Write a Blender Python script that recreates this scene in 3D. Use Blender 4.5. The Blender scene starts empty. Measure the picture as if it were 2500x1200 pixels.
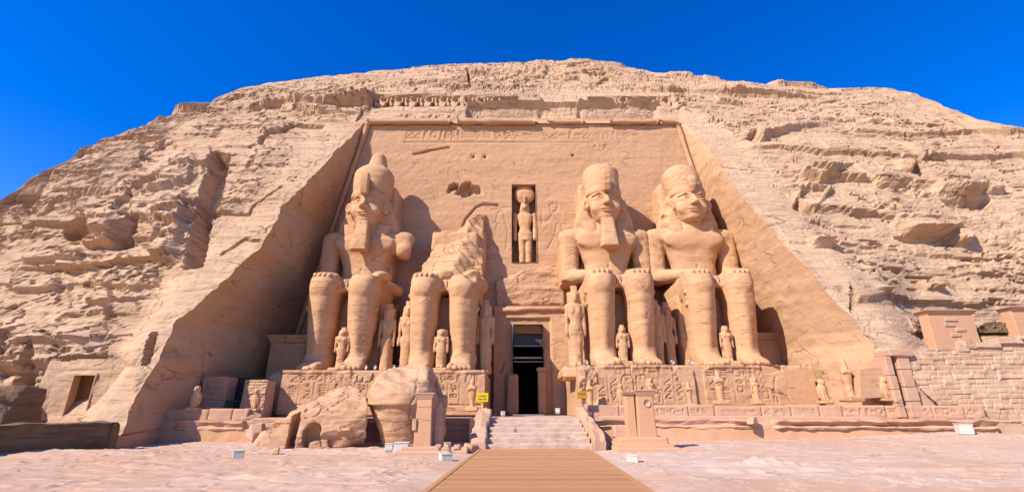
import bpy, math, random
import numpy as np
from math import sin, cos, tan, atan, radians, pi, sqrt

# ------------------------------------------------------------------ camera, world, sun
SC = bpy.context.scene
COL = SC.collection
FPX, CX0, CY0 = 1150.0, 1250.0, 600.0
PITCH = radians(19.2)
CP, SP = cos(PITCH), sin(PITCH)
cam_data = bpy.data.cameras.new("camera")
cam_data.sensor_width = 36.0
cam_data.lens = FPX / 2500.0 * 36.0
cam_data.clip_start = 0.1
cam_data.clip_end = 3000.0
cam = bpy.data.objects.new("camera", cam_data)
COL.objects.link(cam)
cam.location = (0, 0, 0)
cam.rotation_euler = (radians(90) + PITCH, 0, 0)
SC.camera = cam

TO_SUN = np.array([-0.615, -0.48, 0.625]); TO_SUN /= np.linalg.norm(TO_SUN)
SUN_EL = math.asin(TO_SUN[2])
SUN_AZ = math.atan2(TO_SUN[0], TO_SUN[1])          # clockwise from +Y
world = bpy.data.worlds.new("World")
SC.world = world
world.use_nodes = True
wn = world.node_tree
for n in list(wn.nodes):
    wn.nodes.remove(n)
w_out = wn.nodes.new("ShaderNodeOutputWorld")
w_bg = wn.nodes.new("ShaderNodeBackground")
w_sky = wn.nodes.new("ShaderNodeTexSky")
w_sky.sky_type = 'NISHITA'
w_sky.sun_disc = False
w_sky.sun_elevation = SUN_EL
w_sky.sun_rotation = SUN_AZ
w_sky.altitude = 300
w_sky.air_density = 1.0
w_sky.dust_density = 0.1
w_sky.ozone_density = 3.0
w_hs = wn.nodes.new("ShaderNodeHueSaturation")
w_hs.inputs['Hue'].default_value = 0.522
w_hs.inputs['Saturation'].default_value = 1.45
w_hs.inputs['Value'].default_value = 1.32
wn.links.new(w_sky.outputs[0], w_hs.inputs['Color'])
wn.links.new(w_hs.outputs[0], w_bg.inputs['Color'])
w_bg.inputs['Strength'].default_value = 0.115
wn.links.new(w_bg.outputs[0], w_out.inputs['Surface'])

sun_data = bpy.data.lights.new("sun", 'SUN')
sun_data.energy = 5.0
sun_data.angle = radians(0.5)
sun_data.color = (1.0, 0.92, 0.81)
sun = bpy.data.objects.new("sun", sun_data)
COL.objects.link(sun)
from mathutils import Vector
sun.rotation_euler = Vector(TO_SUN).to_track_quat('Z', 'Y').to_euler()
sun.location = (-60, -40, 60)
SC.view_settings.view_transform = 'Standard'
SC.view_settings.look = 'None'
SC.view_settings.gamma = 1.0
SC.view_settings.exposure = 0.70
SC.render.engine = 'CYCLES'
SC.cycles.max_bounces = 10
SC.cycles.diffuse_bounces = 8

# ------------------------------------------------------------------ survey helpers
def ray(px, py):
    v = (CY0 - py) / FPX
    return np.array([(px - CX0) / FPX, CP - SP * v, SP + CP * v])

def at(px, py, Y):
    d = ray(px, py)
    return d * (Y / d[1])

def atz(px, py, z):
    d = ray(px, py)
    return d * (z / d[2])

def project(P):
    r = P[..., 1] * CP + P[..., 2] * SP
    r = np.where(r > 0.5, r, 0.5)
    u = -P[..., 1] * SP + P[..., 2] * CP
    return CX0 + FPX * P[..., 0] / r, CY0 - FPX * u / r

# ------------------------------------------------------------------ noise
def _hash(i, j, k, s):
    i = i.astype(np.int64).astype(np.uint32); j = j.astype(np.int64).astype(np.uint32); k = k.astype(np.int64).astype(np.uint32)
    n = i * np.uint32(374761393) + j * np.uint32(668265263) + k * np.uint32(2246822519) + np.uint32((s * 3266489917) & 0xffffffff)
    n = (n ^ (n >> np.uint32(13))) * np.uint32(1274126177)
    n = (n ^ (n >> np.uint32(15))) * np.uint32(2654435761)
    n = n ^ (n >> np.uint32(16))
    return n.astype(np.float64) / 4294967295.0

def vnoise(x, y, z, seed=0):
    x, y, z = np.broadcast_arrays(np.asarray(x, float), np.asarray(y, float), np.asarray(z, float))
    xi, yi, zi = np.floor(x), np.floor(y), np.floor(z)
    fx, fy, fz = x - xi, y - yi, z - zi
    ux = fx * fx * fx * (fx * (fx * 6 - 15) + 10); uy = fy * fy * fy * (fy * (fy * 6 - 15) + 10); uz = fz * fz * fz * (fz * (fz * 6 - 15) + 10)
    r = 0
    for a in (0, 1):
        for b in (0, 1):
            for c in (0, 1):
                w = (ux if a else 1 - ux) * (uy if b else 1 - uy) * (uz if c else 1 - uz)
                r = r + w * _hash(xi + a, yi + b, zi + c, seed)
    return r * 2 - 1

def fbm(x, y, z, octv=4, seed=0, gain=0.5):
    r, a, t = 0, 1.0, 0
    for o in range(octv):
        f = 2.03 ** o
        r = r + a * vnoise(x * f + 17.3 * o, y * f - 9.1 * o, z * f + 4.7 * o, seed + o * 7)
        t += a; a *= gain
    return r / t * 1.6

def voro(x, y, seed=0):
    xi, yi = np.floor(x), np.floor(y)
    f1 = np.full(x.shape, 9.0); f2 = np.full(x.shape, 9.0); cid = np.zeros(x.shape)
    zz = np.zeros(x.shape)
    for a in (-1, 0, 1):
        for b in (-1, 0, 1):
            cx = xi + a + 0.1 + 0.8 * _hash(xi + a, yi + b, zz, seed)
            cy = yi + b + 0.1 + 0.8 * _hash(xi + a, yi + b, zz, seed + 1)
            d = np.hypot(x - cx, y - cy)
            h = _hash(xi + a, yi + b, zz, seed + 2)
            near = d < f1
            f2 = np.where(near, f1, np.minimum(f2, d))
            cid = np.where(near, h, cid)
            f1 = np.where(near, d, f1)
    return f1, f2, cid

def sstep(a, b, x):
    t = np.clip((x - a) / (b - a), 0, 1)
    return t * t * (3 - 2 * t)

def seg_dist(px, py, ax, ay, bx, by):
    dx, dy = bx - ax, by - ay
    t = np.clip(((px - ax) * dx + (py - ay) * dy) / (dx * dx + dy * dy + 1e-9), 0, 1)
    return np.hypot(px - ax - t * dx, py - ay - t * dy)

def poly_sd(px, py, pts):
    """signed distance to a polygon, negative inside"""
    d = np.full(px.shape, 1e9); ins = np.zeros(px.shape, bool)
    n = len(pts)
    for i in range(n):
        ax, ay = pts[i]; bx, by = pts[(i + 1) % n]
        d = np.minimum(d, seg_dist(px, py, ax, ay, bx, by))
        c = ((ay > py) != (by > py)) & (px < (bx - ax) * (py - ay) / (by - ay + 1e-12) + ax)
        ins ^= c
    return np.where(ins, -d, d)

# ------------------------------------------------------------------ object helpers
def mesh_obj(name, V, F, mat, parent=None, smooth=True, attr=None, loc=None):
    """V (n,3), F (m,4) or (m,3) int array or list of faces -> one mesh object"""
    V = np.asarray(V, np.float32).reshape(-1, 3)
    if loc is None and parent is not None:
        loc_p = np.array(parent['base'] if 'base' in parent else (0, 0, 0), np.float32)
        V = V - loc_p
    me = bpy.data.meshes.new(name)
    if isinstance(F, np.ndarray):
        m, k = F.shape
        me.vertices.add(len(V)); me.vertices.foreach_set('co', V.ravel())
        me.loops.add(m * k); me.loops.foreach_set('vertex_index', F.astype(np.int32).ravel())
        me.polygons.add(m); me.polygons.foreach_set('loop_start', np.arange(0, m * k, k, dtype=np.int32))
        try:
            me.polygons.foreach_set('loop_total', np.full(m, k, np.int32))
        except Exception:
            pass
    else:
        me.from_pydata([tuple(map(float, v)) for v in V], [], [tuple(int(i) for i in f) for f in F])
    me.update(calc_edges=True)
    me.validate()
    me.polygons.foreach_set('use_smooth', np.full(len(me.polygons), bool(smooth)))
    if attr is not None and len(attr) == len(me.vertices):
        a = me.attributes.new('tint', 'FLOAT', 'POINT')
        a.data.foreach_set('value', np.asarray(attr, np.float32))
    me.materials.append(mat)
    o = bpy.data.objects.new(name, me)
    COL.objects.link(o)
    if parent is not None:
        o.parent = parent
    return o

def thing(name, label, cat, base=(0, 0, 0), group=None):
    o = bpy.data.objects.new(name, None)
    COL.objects.link(o)
    o.empty_display_size = 0.5
    o.location = tuple(float(c) for c in base)
    o['base'] = [float(c) for c in base]
    o['label'] = label; o['category'] = cat
    if group: o['group'] = group
    return o

def tag(o, label, cat, group=None):
    o['label'] = label; o['category'] = cat
    if group: o['group'] = group
    return o

def structure(o):
    o['kind'] = 'structure'
    return o

class MB:
    """collects simple solids into one mesh"""
    def __init__(s): s.v = []; s.f = []
    def add(s, V, F):
        b = len(s.v); s.v += [tuple(p) for p in V]; s.f += [tuple(i + b for i in f) for f in F]
        return s
    def box(s, x0, x1, y0, y1, z0, z1, bev=0.0, taper=(0, 0), jig=0.0, rng=None, rz=0.0):
        cx, cy = (x0 + x1) / 2, (y0 + y1) / 2
        ring = []
        hx, hy = (x1 - x0) / 2, (y1 - y0) / 2
        b = min(bev, hx * .8, hy * .8, (z1 - z0) * .4)
        levels = [(z0, b), (z0 + b, 0), (z1 - b, 0), (z1, b)] if b > 0 else [(z0, 0), (z1, 0)]
        V = []
        for z, ins in levels:
            t = (z - z0) / (z1 - z0)
            ax, ay = hx - taper[0] * t - ins, hy - taper[1] * t - ins
            c = b
            if b > 0:
                P = [(-ax, -ay + c), (-ax + c, -ay), (ax - c, -ay), (ax, -ay + c), (ax, ay - c), (ax - c, ay), (-ax + c, ay), (-ax, ay - c)]
            else:
                P = [(-ax, -ay), (ax, -ay), (ax, ay), (-ax, ay)]
            for (x, y) in P:
                j = (rng.uniform(-jig, jig), rng.uniform(-jig, jig), rng.uniform(-jig, jig)) if rng else (0, 0, 0)
                X, Y = x * cos(rz) - y * sin(rz), x * sin(rz) + y * cos(rz)
                V.append((cx + X + j[0], cy + Y + j[1], z + j[2]))
        n = 8 if b > 0 else 4
        F = [tuple(reversed(range(n)))]
        L = len(levels)
        for l in range(L - 1):
            for i in range(n):
                F.append((l * n + i, l * n + (i + 1) % n, (l + 1) * n + (i + 1) % n, (l + 1) * n + i))
        F.append(tuple(range((L - 1) * n, L * n)))
        return s.add(V, F)
    def prism(s, poly, y0, y1):
        """poly of (x,z) extruded along y"""
        n = len(poly)
        V = [(x, y0, z) for x, z in poly] + [(x, y1, z) for x, z in poly]
        F = [tuple(range(n)), tuple(reversed(range(n, 2 * n)))]
        for i in range(n):
            F.append((i, i + n, (i + 1) % n + n, (i + 1) % n))
        return s.add(V, F)
    def tube(s, pts, rad, n=8):
        pts = [np.array(p, float) for p in pts]
        V = []
        for i, p in enumerate(pts):
            t = pts[min(i + 1, len(pts) - 1)] - pts[max(i - 1, 0)]
            t = t / (np.linalg.norm(t) + 1e-9)
            up = np.array([0, 0, 1.0]) if abs(t[2]) < .9 else np.array([0, 1.0, 0])
            a = np.cross(t, up); a /= np.linalg.norm(a); b = np.cross(t, a)
            r = rad[i] if hasattr(rad, '__len__') else rad
            for k in range(n):
                w = 2 * pi * k / n
                V.append(tuple(p + a * r * cos(w) + b * r * sin(w)))
        F = [tuple(range(n)), tuple(reversed(range((len(pts) - 1) * n, len(pts) * n)))]
        for i in range(len(pts) - 1):
            for k in range(n):
                F.append((i * n + k, i * n + (k + 1) % n, (i + 1) * n + (k + 1) % n, (i + 1) * n + k))
        return s.add(V, F)
    def build(s, name, mat, parent=None, smooth=False):
        return mesh_obj(name, s.v, s.f, mat, parent, smooth)

def grid_faces(nr, nc):
    i = np.arange(nr - 1)[:, None] * nc + np.arange(nc - 1)[None, :]
    return np.stack([i, i + 1, i + nc + 1, i + nc], -1)          # (nr-1, nc-1, 4)

def vert_normals(V, F):
    n = np.cross(V[F[:, 2]] - V[F[:, 0]], V[F[:, 3]] - V[F[:, 1]])
    N = np.zeros_like(V, dtype=float)
    for c in range(3):
        acc = np.zeros(len(V))
        for k in range(4):
            acc += np.bincount(F[:, k], n[:, c], len(V))
        N[:, c] = acc
    return N / (np.linalg.norm(N, axis=1, keepdims=True) + 1e-12)

# ------------------------------------------------------------------ materials
def lin(r, g, b):
    f = lambda c: ((c / 255 + .055) / 1.055) ** 2.4 if c / 255 > .04045 else c / 255 / 12.92
    return (f(r), f(g), f(b), 1)

def stone(name, c_a, c_b, c_dark, patch=0.12, strata=1.0, grain=6.0, bump=0.25, bdist=0.08, rough=0.92, tint=0.0, spots=0.5, tintcol=None, crk=1.0):
    """weathered stone: two tones in broad patches, bedding lines, dark pits and a gritty bump"""
    K_ALB = 0.76
    c_a, c_b, c_dark = [tuple(q * K_ALB for q in c[:3]) + (1,) for c in (c_a, c_b, c_dark)]
    if tintcol: tintcol = tuple(q * K_ALB for q in tintcol[:3]) + (1,)
    m = bpy.data.materials.new(name)
    m.use_nodes = True
    nt = m.node_tree; N = nt.nodes; L = nt.links
    for n in list(N): N.remove(n)
    out = N.new('ShaderNodeOutputMaterial'); bs = N.new('ShaderNodeBsdfPrincipled')
    bs.inputs['Roughness'].default_value = rough
    bs.inputs['Specular IOR Level'].default_value = 0.15
    L.new(bs.outputs[0], out.inputs[0])
    geo = N.new('ShaderNodeNewGeometry')
    def noise(scale, det=6, rgh=.6, vec=None, dist=0.0):
        n = N.new('ShaderNodeTexNoise'); n.inputs['Scale'].default_value = scale
        n.inputs['Detail'].default_value = det; n.inputs['Roughness'].default_value = rgh
        n.inputs['Distortion'].default_value = dist
        L.new(vec if vec is not None else geo.outputs['Position'], n.inputs['Vector'])
        return n.outputs['Fac']
    def ramp(fac, a, b):
        r = N.new('ShaderNodeMapRange'); r.inputs['From Min'].default_value = a; r.inputs['From Max'].default_value = b
        L.new(fac, r.inputs['Value']); return r.outputs[0]
    def mix(fac, a, b, mode='MIX'):
        x = N.new('ShaderNodeMix'); x.data_type = 'RGBA'; x.blend_type = mode
        if hasattr(fac, 'links'): L.new(fac, x.inputs['Factor'])
        else: x.inputs['Factor'].default_value = fac
        for s, v in ((6, a), (7, b)):
            if hasattr(v, 'links'): L.new(v, x.inputs[s])
            else: x.inputs[s].default_value = v
        return x.outputs[2]
    def math_(op, a, b):
        x = N.new('ShaderNodeMath'); x.operation = op
        for i, v in enumerate((a, b)):
            if hasattr(v, 'links'): L.new(v, x.inputs[i])
            else: x.inputs[i].default_value = v
        return x.outputs[0]
    mp = N.new('ShaderNodeMapping'); mp.inputs['Scale'].default_value = (0.10, 0.10, 1.6 * strata)
    L.new(geo.outputs['Position'], mp.inputs['Vector'])
    mp2 = N.new('ShaderNodeMapping'); mp2.inputs['Scale'].default_value = (0.5, 0.5, 6.0 * strata)
    L.new(geo.outputs['Position'], mp2.inputs['Vector'])
    big = ramp(noise(patch, 5, .62, dist=.6), .32, .68)
    col = mix(big, c_a, c_b)
    bed = ramp(noise(1.0, 5, .65, mp.outputs[0], .3), .38, .68)
    col = mix(math_('MULTIPLY', bed, .45), col, c_dark)
    bed2 = ramp(noise(1.0, 5, .68, mp2.outputs[0], .4), .52, .72)
    col = mix(math_('MULTIPLY', bed2, .42), col, c_dark)
    mid = ramp(noise(1.3, 7, .75), .36, .66)
    col = mix(math_('MULTIPLY', mid, .35), col, c_b)
    fine = ramp(noise(grain, 6, .75), .54, .70)
    col = mix(math_('MULTIPLY', fine, .42 * spots), col, c_dark)
    # hairline cracks: edges of stretched, wandering cells, broken up by a mask
    mp3 = N.new('ShaderNodeMapping'); mp3.inputs['Scale'].default_value = (.22 * crk, .22 * crk, .75 * crk)
    wv = N.new('ShaderNodeTexNoise'); wv.inputs['Scale'].default_value = .9 * crk; wv.inputs['Detail'].default_value = 5
    L.new(geo.outputs['Position'], wv.inputs['Vector'])
    va = N.new('ShaderNodeVectorMath'); va.operation = 'MULTIPLY_ADD'; va.inputs[1].default_value = (1.1 / crk,) * 3
    L.new(wv.outputs['Color'], va.inputs[0]); L.new(geo.outputs['Position'], va.inputs[2])
    L.new(va.outputs[0], mp3.inputs['Vector'])
    vo = N.new('ShaderNodeTexVoronoi'); vo.feature = 'DISTANCE_TO_EDGE'; vo.inputs['Scale'].default_value = 1.0
    L.new(mp3.outputs[0], vo.inputs['Vector'])
    crack = math_('MULTIPLY', ramp(vo.outputs['Distance'], .022, .004), ramp(noise(.35 * crk, 3, .6), .54, .64))
    col = mix(math_('MULTIPLY', crack, .6), col, tuple(q * .45 for q in c_dark[:3]) + (1,))
    if tint:
        at_ = N.new('ShaderNodeAttribute'); at_.attribute_name = 'tint'
        col = mix(math_('MULTIPLY', at_.outputs['Fac'], tint), col, tintcol or c_dark)
    L.new(col, bs.inputs['Base Color'])
    h = math_('ADD', math_('MULTIPLY', noise(grain * .6, 8, .72), .7), math_('MULTIPLY', bed2, .35))
    h = math_('ADD', h, math_('MULTIPLY', noise(1.1, 6, .6), .9))
    h = math_('SUBTRACT', h, math_('MULTIPLY', crack, 1.2))
    bp = N.new('ShaderNodeBump'); bp.inputs['Strength'].default_value = bump * 2; bp.inputs['Distance'].default_value = bdist
    L.new(h, bp.inputs['Height']); L.new(bp.outputs[0], bs.inputs['Normal'])
    return m

def plain(name, col, rough=.7, var=.12, scale=8.0, bump=0.0, spec=.3):
    m = bpy.data.materials.new(name); m.use_nodes = True
    nt = m.node_tree; N = nt.nodes; L = nt.links
    bs = N['Principled BSDF']; bs.inputs['Roughness'].default_value = rough; bs.inputs['Specular IOR Level'].default_value = spec
    geo = N.new('ShaderNodeNewGeometry'); n = N.new('ShaderNodeTexNoise'); n.inputs['Scale'].default_value = scale; n.inputs['Detail'].default_value = 6
    L.new(geo.outputs['Position'], n.inputs['Vector'])
    x = N.new('ShaderNodeMix'); x.data_type = 'RGBA'
    x.inputs[6].default_value = tuple(min(1, c * (1 + var)) for c in col[:3]) + (1,)
    x.inputs[7].default_value = tuple(c * (1 - 2 * var) for c in col[:3]) + (1,)
    L.new(n.outputs['Fac'], x.inputs['Factor']); L.new(x.outputs[2], bs.inputs['Base Color'])
    if bump:
        b = N.new('ShaderNodeBump'); b.inputs['Strength'].default_value = bump; b.inputs['Distance'].default_value = .05
        L.new(n.outputs['Fac'], b.inputs['Height']); L.new(b.outputs[0], bs.inputs['Normal'])
    return m

M_cliff = stone('cliff_sandstone', (0.630, 0.389, 0.228, 1), (0.670, 0.448, 0.288, 1), (0.400, 0.231, 0.126, 1), patch=.10, strata=.8, grain=4.5, bump=.42, bdist=.16, tint=.55, tintcol=(0.270, 0.163, 0.102, 1))
M_wall = stone('dressed_sandstone', (0.600, 0.335, 0.181, 1), (0.635, 0.377, 0.220, 1), (0.420, 0.219, 0.108, 1), patch=.16, strata=.9, grain=6, bump=.26, bdist=.08, tint=.5)
M_side = stone('side_wall_sandstone', (0.660, 0.393, 0.214, 1), (0.718, 0.451, 0.268, 1), (0.504, 0.271, 0.129, 1), patch=.12, strata=.7, grain=5, bump=.32, bdist=.09, tint=.5)
M_statue = stone('statue_sandstone', (0.666, 0.367, 0.184, 1), (0.697, 0.405, 0.218, 1), (0.478, 0.246, 0.117, 1), patch=.25, strata=.6, grain=6, bump=.26, bdist=.08, tint=.5, crk=1.3)
M_fallen = stone('fallen_sandstone', (0.620, 0.335, 0.164, 1), (0.660, 0.409, 0.259, 1), (0.400, 0.205, 0.104, 1), patch=.4, strata=1.2, grain=7, bump=.32, bdist=.07, tint=.5, crk=1.6)
M_terrace = stone('terrace_stone', (0.620, 0.344, 0.212, 1), (0.650, 0.400, 0.268, 1), (0.420, 0.223, 0.130, 1), patch=.5, strata=1.5, grain=9, bump=.2, bdist=.04, tint=.5)
M_ground = stone('ground_rock', (0.640, 0.437, 0.327, 1), (0.660, 0.508, 0.408, 1), (0.504, 0.294, 0.189, 1), patch=.16, strata=.3, grain=5, bump=.28, bdist=.04, tint=.65, crk=1.2, tintcol=(0.601, 0.342, 0.206, 1), spots=.5)
M_steps = stone('step_stone', (0.620, 0.437, 0.327, 1), (0.660, 0.475, 0.361, 1), (0.440, 0.275, 0.189, 1), patch=.6, strata=1.0, grain=9, bump=.3, bdist=.04)
M_block = stone('block_wall_stone', (0.614, 0.379, 0.241, 1), (0.632, 0.424, 0.281, 1), (0.428, 0.243, 0.145, 1), patch=.5, strata=.8, grain=8, bump=.2, bdist=.04, tint=.6, tintcol=(0.465, 0.279, 0.177, 1))
M_plaster = stone('pink_plaster', (0.640, 0.335, 0.184, 1), (0.660, 0.372, 0.216, 1), (0.500, 0.270, 0.152, 1), patch=.5, strata=.5, grain=10, bump=.1, bdist=.03)
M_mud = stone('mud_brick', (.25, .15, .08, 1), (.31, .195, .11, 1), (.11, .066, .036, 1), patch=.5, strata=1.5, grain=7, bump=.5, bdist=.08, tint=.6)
M_wood = plain('door_wood', (.24, .095, .02), .6, .25, 5, .2)
M_dark = plain('opening_shade', (.05, .03, .02), .95, .2, 4)  # near-black colour that stands in for the shade inside openings
M_bar = plain('pale_metal_bar', (.42, .38, .36), .5, .1, 5)
M_beam = plain('brown_beam', (.33, .17, .07), .7, .2, 3)
M_white = plain('white_enamel', (.52, .49, .41), .5, .06, 6)
M_grey = plain('grey_metal', (.32, .31, .29), .5, .1, 6)
M_glass = plain('lamp_glass', (.55, .56, .54), .15, .05, 4, 0, .5)
M_yellow = plain('sign_yellow', (.66, .40, .008), .5, .06, 8)
M_ochre = plain('sign_ochre', (.40, .20, .015), .6, .08, 8)
M_ink = plain('sign_lettering', (.16, .09, .02), .6, .05, 8)
M_bird = plain('bird_feathers', (.06, .055, .05), .8, .2, 9)
M_birdw = plain('bird_pale_feathers', (.6, .6, .6), .8, .1, 9)
M_rail = plain('dark_railing', (.05, .045, .05), .5, .1, 8)

# ------------------------------------------------------------------ the hill
SIL = np.array([(-400, 700), (-200, 590), (0, 490), (100, 425), (200, 360), (300, 322), (400, 290), (470, 262), (560, 225), (620, 210), (700, 197), (850, 178), (1000, 166),
                (1130, 158), (1200, 154), (1350, 150), (1500, 158), (1570, 176), (1700, 186), (1850, 200), (1900, 208), (2000, 213), (2110, 226),
                (2150, 221), (2210, 226), (2260, 246), (2330, 270), (2420, 297), (2500, 322), (2700, 400), (2900, 490)], float)
MS, YB = 0.60, 26.0                               # run per rise of the dressed face, its foot
ALPHA = atan(1 / MS)
RAD = 14.0
Z0 = -3.0

def foot_y(X, z=0.0):
    """foot line of the dressed face; away from the facade the lowest rock steps back"""
    off = 3.6 * sstep(-22.5, -27, X) + 4.4 * sstep(23.6, 31.0, X)
    low = sstep(20.0, 21.2, X) * np.clip(MS * (2.6 - np.asarray(z, float)), 0, 9)
    return YB + np.maximum(off * sstep(17.0, 2.0, np.asarray(z, float)), low)

XS = np.linspace(-110, 120, 461)
SPX = np.arange(-500, 3001, 25.0)
SIL_T = np.interp(SPX, SIL[:, 0], SIL[:, 1]); SIL_A = SIL_T.copy()

def solve_heights():
    _lo, _hi = np.full(XS.shape, -2.0), np.full(XS.shape, 80.0)
    for _ in range(32):
        H = (_lo + _hi) / 2
        Ya = foot_y(XS, H) + MS * (H + 1.8)
        e = np.full(XS.shape, .6)
        for _k in range(5):
            Y = Ya + RAD * (sin(ALPHA) - np.sin(e)); Z = H + RAD * (np.cos(e) - cos(ALPHA))
            px = CX0 + FPX * XS / (Y * CP + Z * SP)
            e = np.clip(PITCH + np.arctan((CY0 - np.interp(px, SPX, SIL_A)) / FPX), .05, ALPHA)
        big = Z / Y > np.tan(e)
        _hi = np.where(big, H, _hi); _lo = np.where(big, _lo, H)
    return np.maximum(H, 1.0)

def hill_profile(X, l):
    """base surface of the hill: arc length l up the face, over the shoulder and back"""
    Hx = np.interp(X, XS, HS)
    L1 = (Hx - Z0) / sin(ALPHA)
    a = np.clip(l, 0, L1)
    Z = Z0 + a * sin(ALPHA)
    Y = foot_y(X, Z) + MS * (Z0 + 1.8) + a * cos(ALPHA)
    b = np.clip(l - L1, 0, RAD * ALPHA)
    ph = ALPHA - b / RAD
    Y = Y + RAD * (sin(ALPHA) - np.sin(ph)); Z = Z + RAD * (np.cos(ph) - cos(ALPHA))
    c = np.clip(l - L1 - RAD * ALPHA, 0, None)
    return Y + c, Z - .03 * c

HS = solve_heights()
for _it in range(7):                       # the skyline is set by the whole dome, not column by column
    XX, LL = np.meshgrid(XS, np.linspace(0, 75, 150))
    YY, ZZ = hill_profile(XX, LL)
    qx, qy = project(np.stack([XX, YY, ZZ], -1))
    env = np.full(SPX.shape, 1e4)
    idx = np.clip(np.round((qx - SPX[0]) / 25).astype(int), 0, len(SPX) - 1)
    np.minimum.at(env, idx.ravel(), qy.ravel())
    err = np.where(env < 5e3, SIL_T - env, 0); err = np.convolve(np.pad(err, 3, 'edge'), np.ones(7) / 7, 'valid')
    SIL_A = np.clip(SIL_A + .8 * err, 60, 1500)
    HS = solve_heights(); HS = np.convolve(np.pad(HS, 4, 'edge'), np.ones(9) / 9, 'valid')

def face_y(z): return YB + MS * (np.asarray(z, float) + 1.8)

def onface(px, py):
    d = ray(px, py); t = 40.0
    for _ in range(30):
        X = d[0] * t
        yf = float(foot_y(np.array(X), d[2] * t))
        t = (yf + MS * 1.8) / (d[1] - MS * d[2])
    return d * t

EDGE_L = [(893, 297), (850, 335), (800, 388), (742, 450), (690, 505), (662, 565), (632, 608), (590, 645), (540, 692), (480, 742), (430, 792), (392, 850), (362, 905), (325, 980), (292, 1040), (266, 1083)]
EDGE_R = [(1663, 292), (1720, 352), (1790, 450), (1850, 522), (1900, 583), (1950, 640), (2030, 722), (2090, 792), (2130, 838), (2146, 885), (2160, 960), (2168, 1060)]
def edge_table(pts):
    P = np.array([onface(px, py) for px, py in pts])
    i = np.argsort(P[:, 2])
    return P[i, 2], P[i, 0]
ELz, ELx = edge_table(EDGE_L)
ERz, ERx = edge_table(EDGE_R)
ZTOP = 30.25
def XL(z): return np.interp(z, ELz, ELx)
def XR(z): return np.interp(z, ERz, ERx)

nL, nM, nR, n1, n2, n3 = 300, 230, 310, 232, 120, 16
rows = n1 + n2 + n3
zrow = np.linspace(Z0, ZTOP, n1)
Xg = np.zeros((rows, nL + nM + nR))
uL = np.linspace(1, 0, nL, endpoint=False); uR = np.linspace(0, 1, nR + 1)[1:]; uM = np.linspace(0, 1, nM)
for r in range(rows):
    z = zrow[min(r, n1 - 1)]
    xl, xr = XL(z), XR(z)
    Xg[r] = np.concatenate([xl - (xl + 90) * uL ** 1.3, xl + (xr - xl) * uM, xr + (98 - xr) * uR ** 1.3])
Hg = np.interp(Xg, XS, HS)
ztr = np.minimum(ZTOP, .85 * Hg)
lg = np.zeros_like(Xg)
for r in range(n1):
    lg[r] = (ztr[r] - Z0) / sin(ALPHA) * r / (n1 - 1)
l_top = (Hg - Z0) / sin(ALPHA) + RAD * ALPHA
for r in range(n1, n1 + n2):
    t = (r - n1 + 1) / n2
    a = (ztr[r] - Z0) / sin(ALPHA)
    lg[r] = a + (l_top[r] - a) * t
for r in range(n1 + n2, rows):
    lg[r] = l_top[r] + 45 * ((r - n1 - n2 + 1) / n3) ** 1.5
Yg, Zg = hill_profile(Xg, lg)
BASE = np.stack([Xg, Yg, Zg], -1)
# base normals (outwards = towards -y, +z)
du = np.gradient(BASE, axis=1); dv = np.gradient(BASE, axis=0)
NB = np.cross(du, dv); NB /= np.linalg.norm(NB, axis=-1, keepdims=True)
PXg, PYg = project(BASE)

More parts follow.
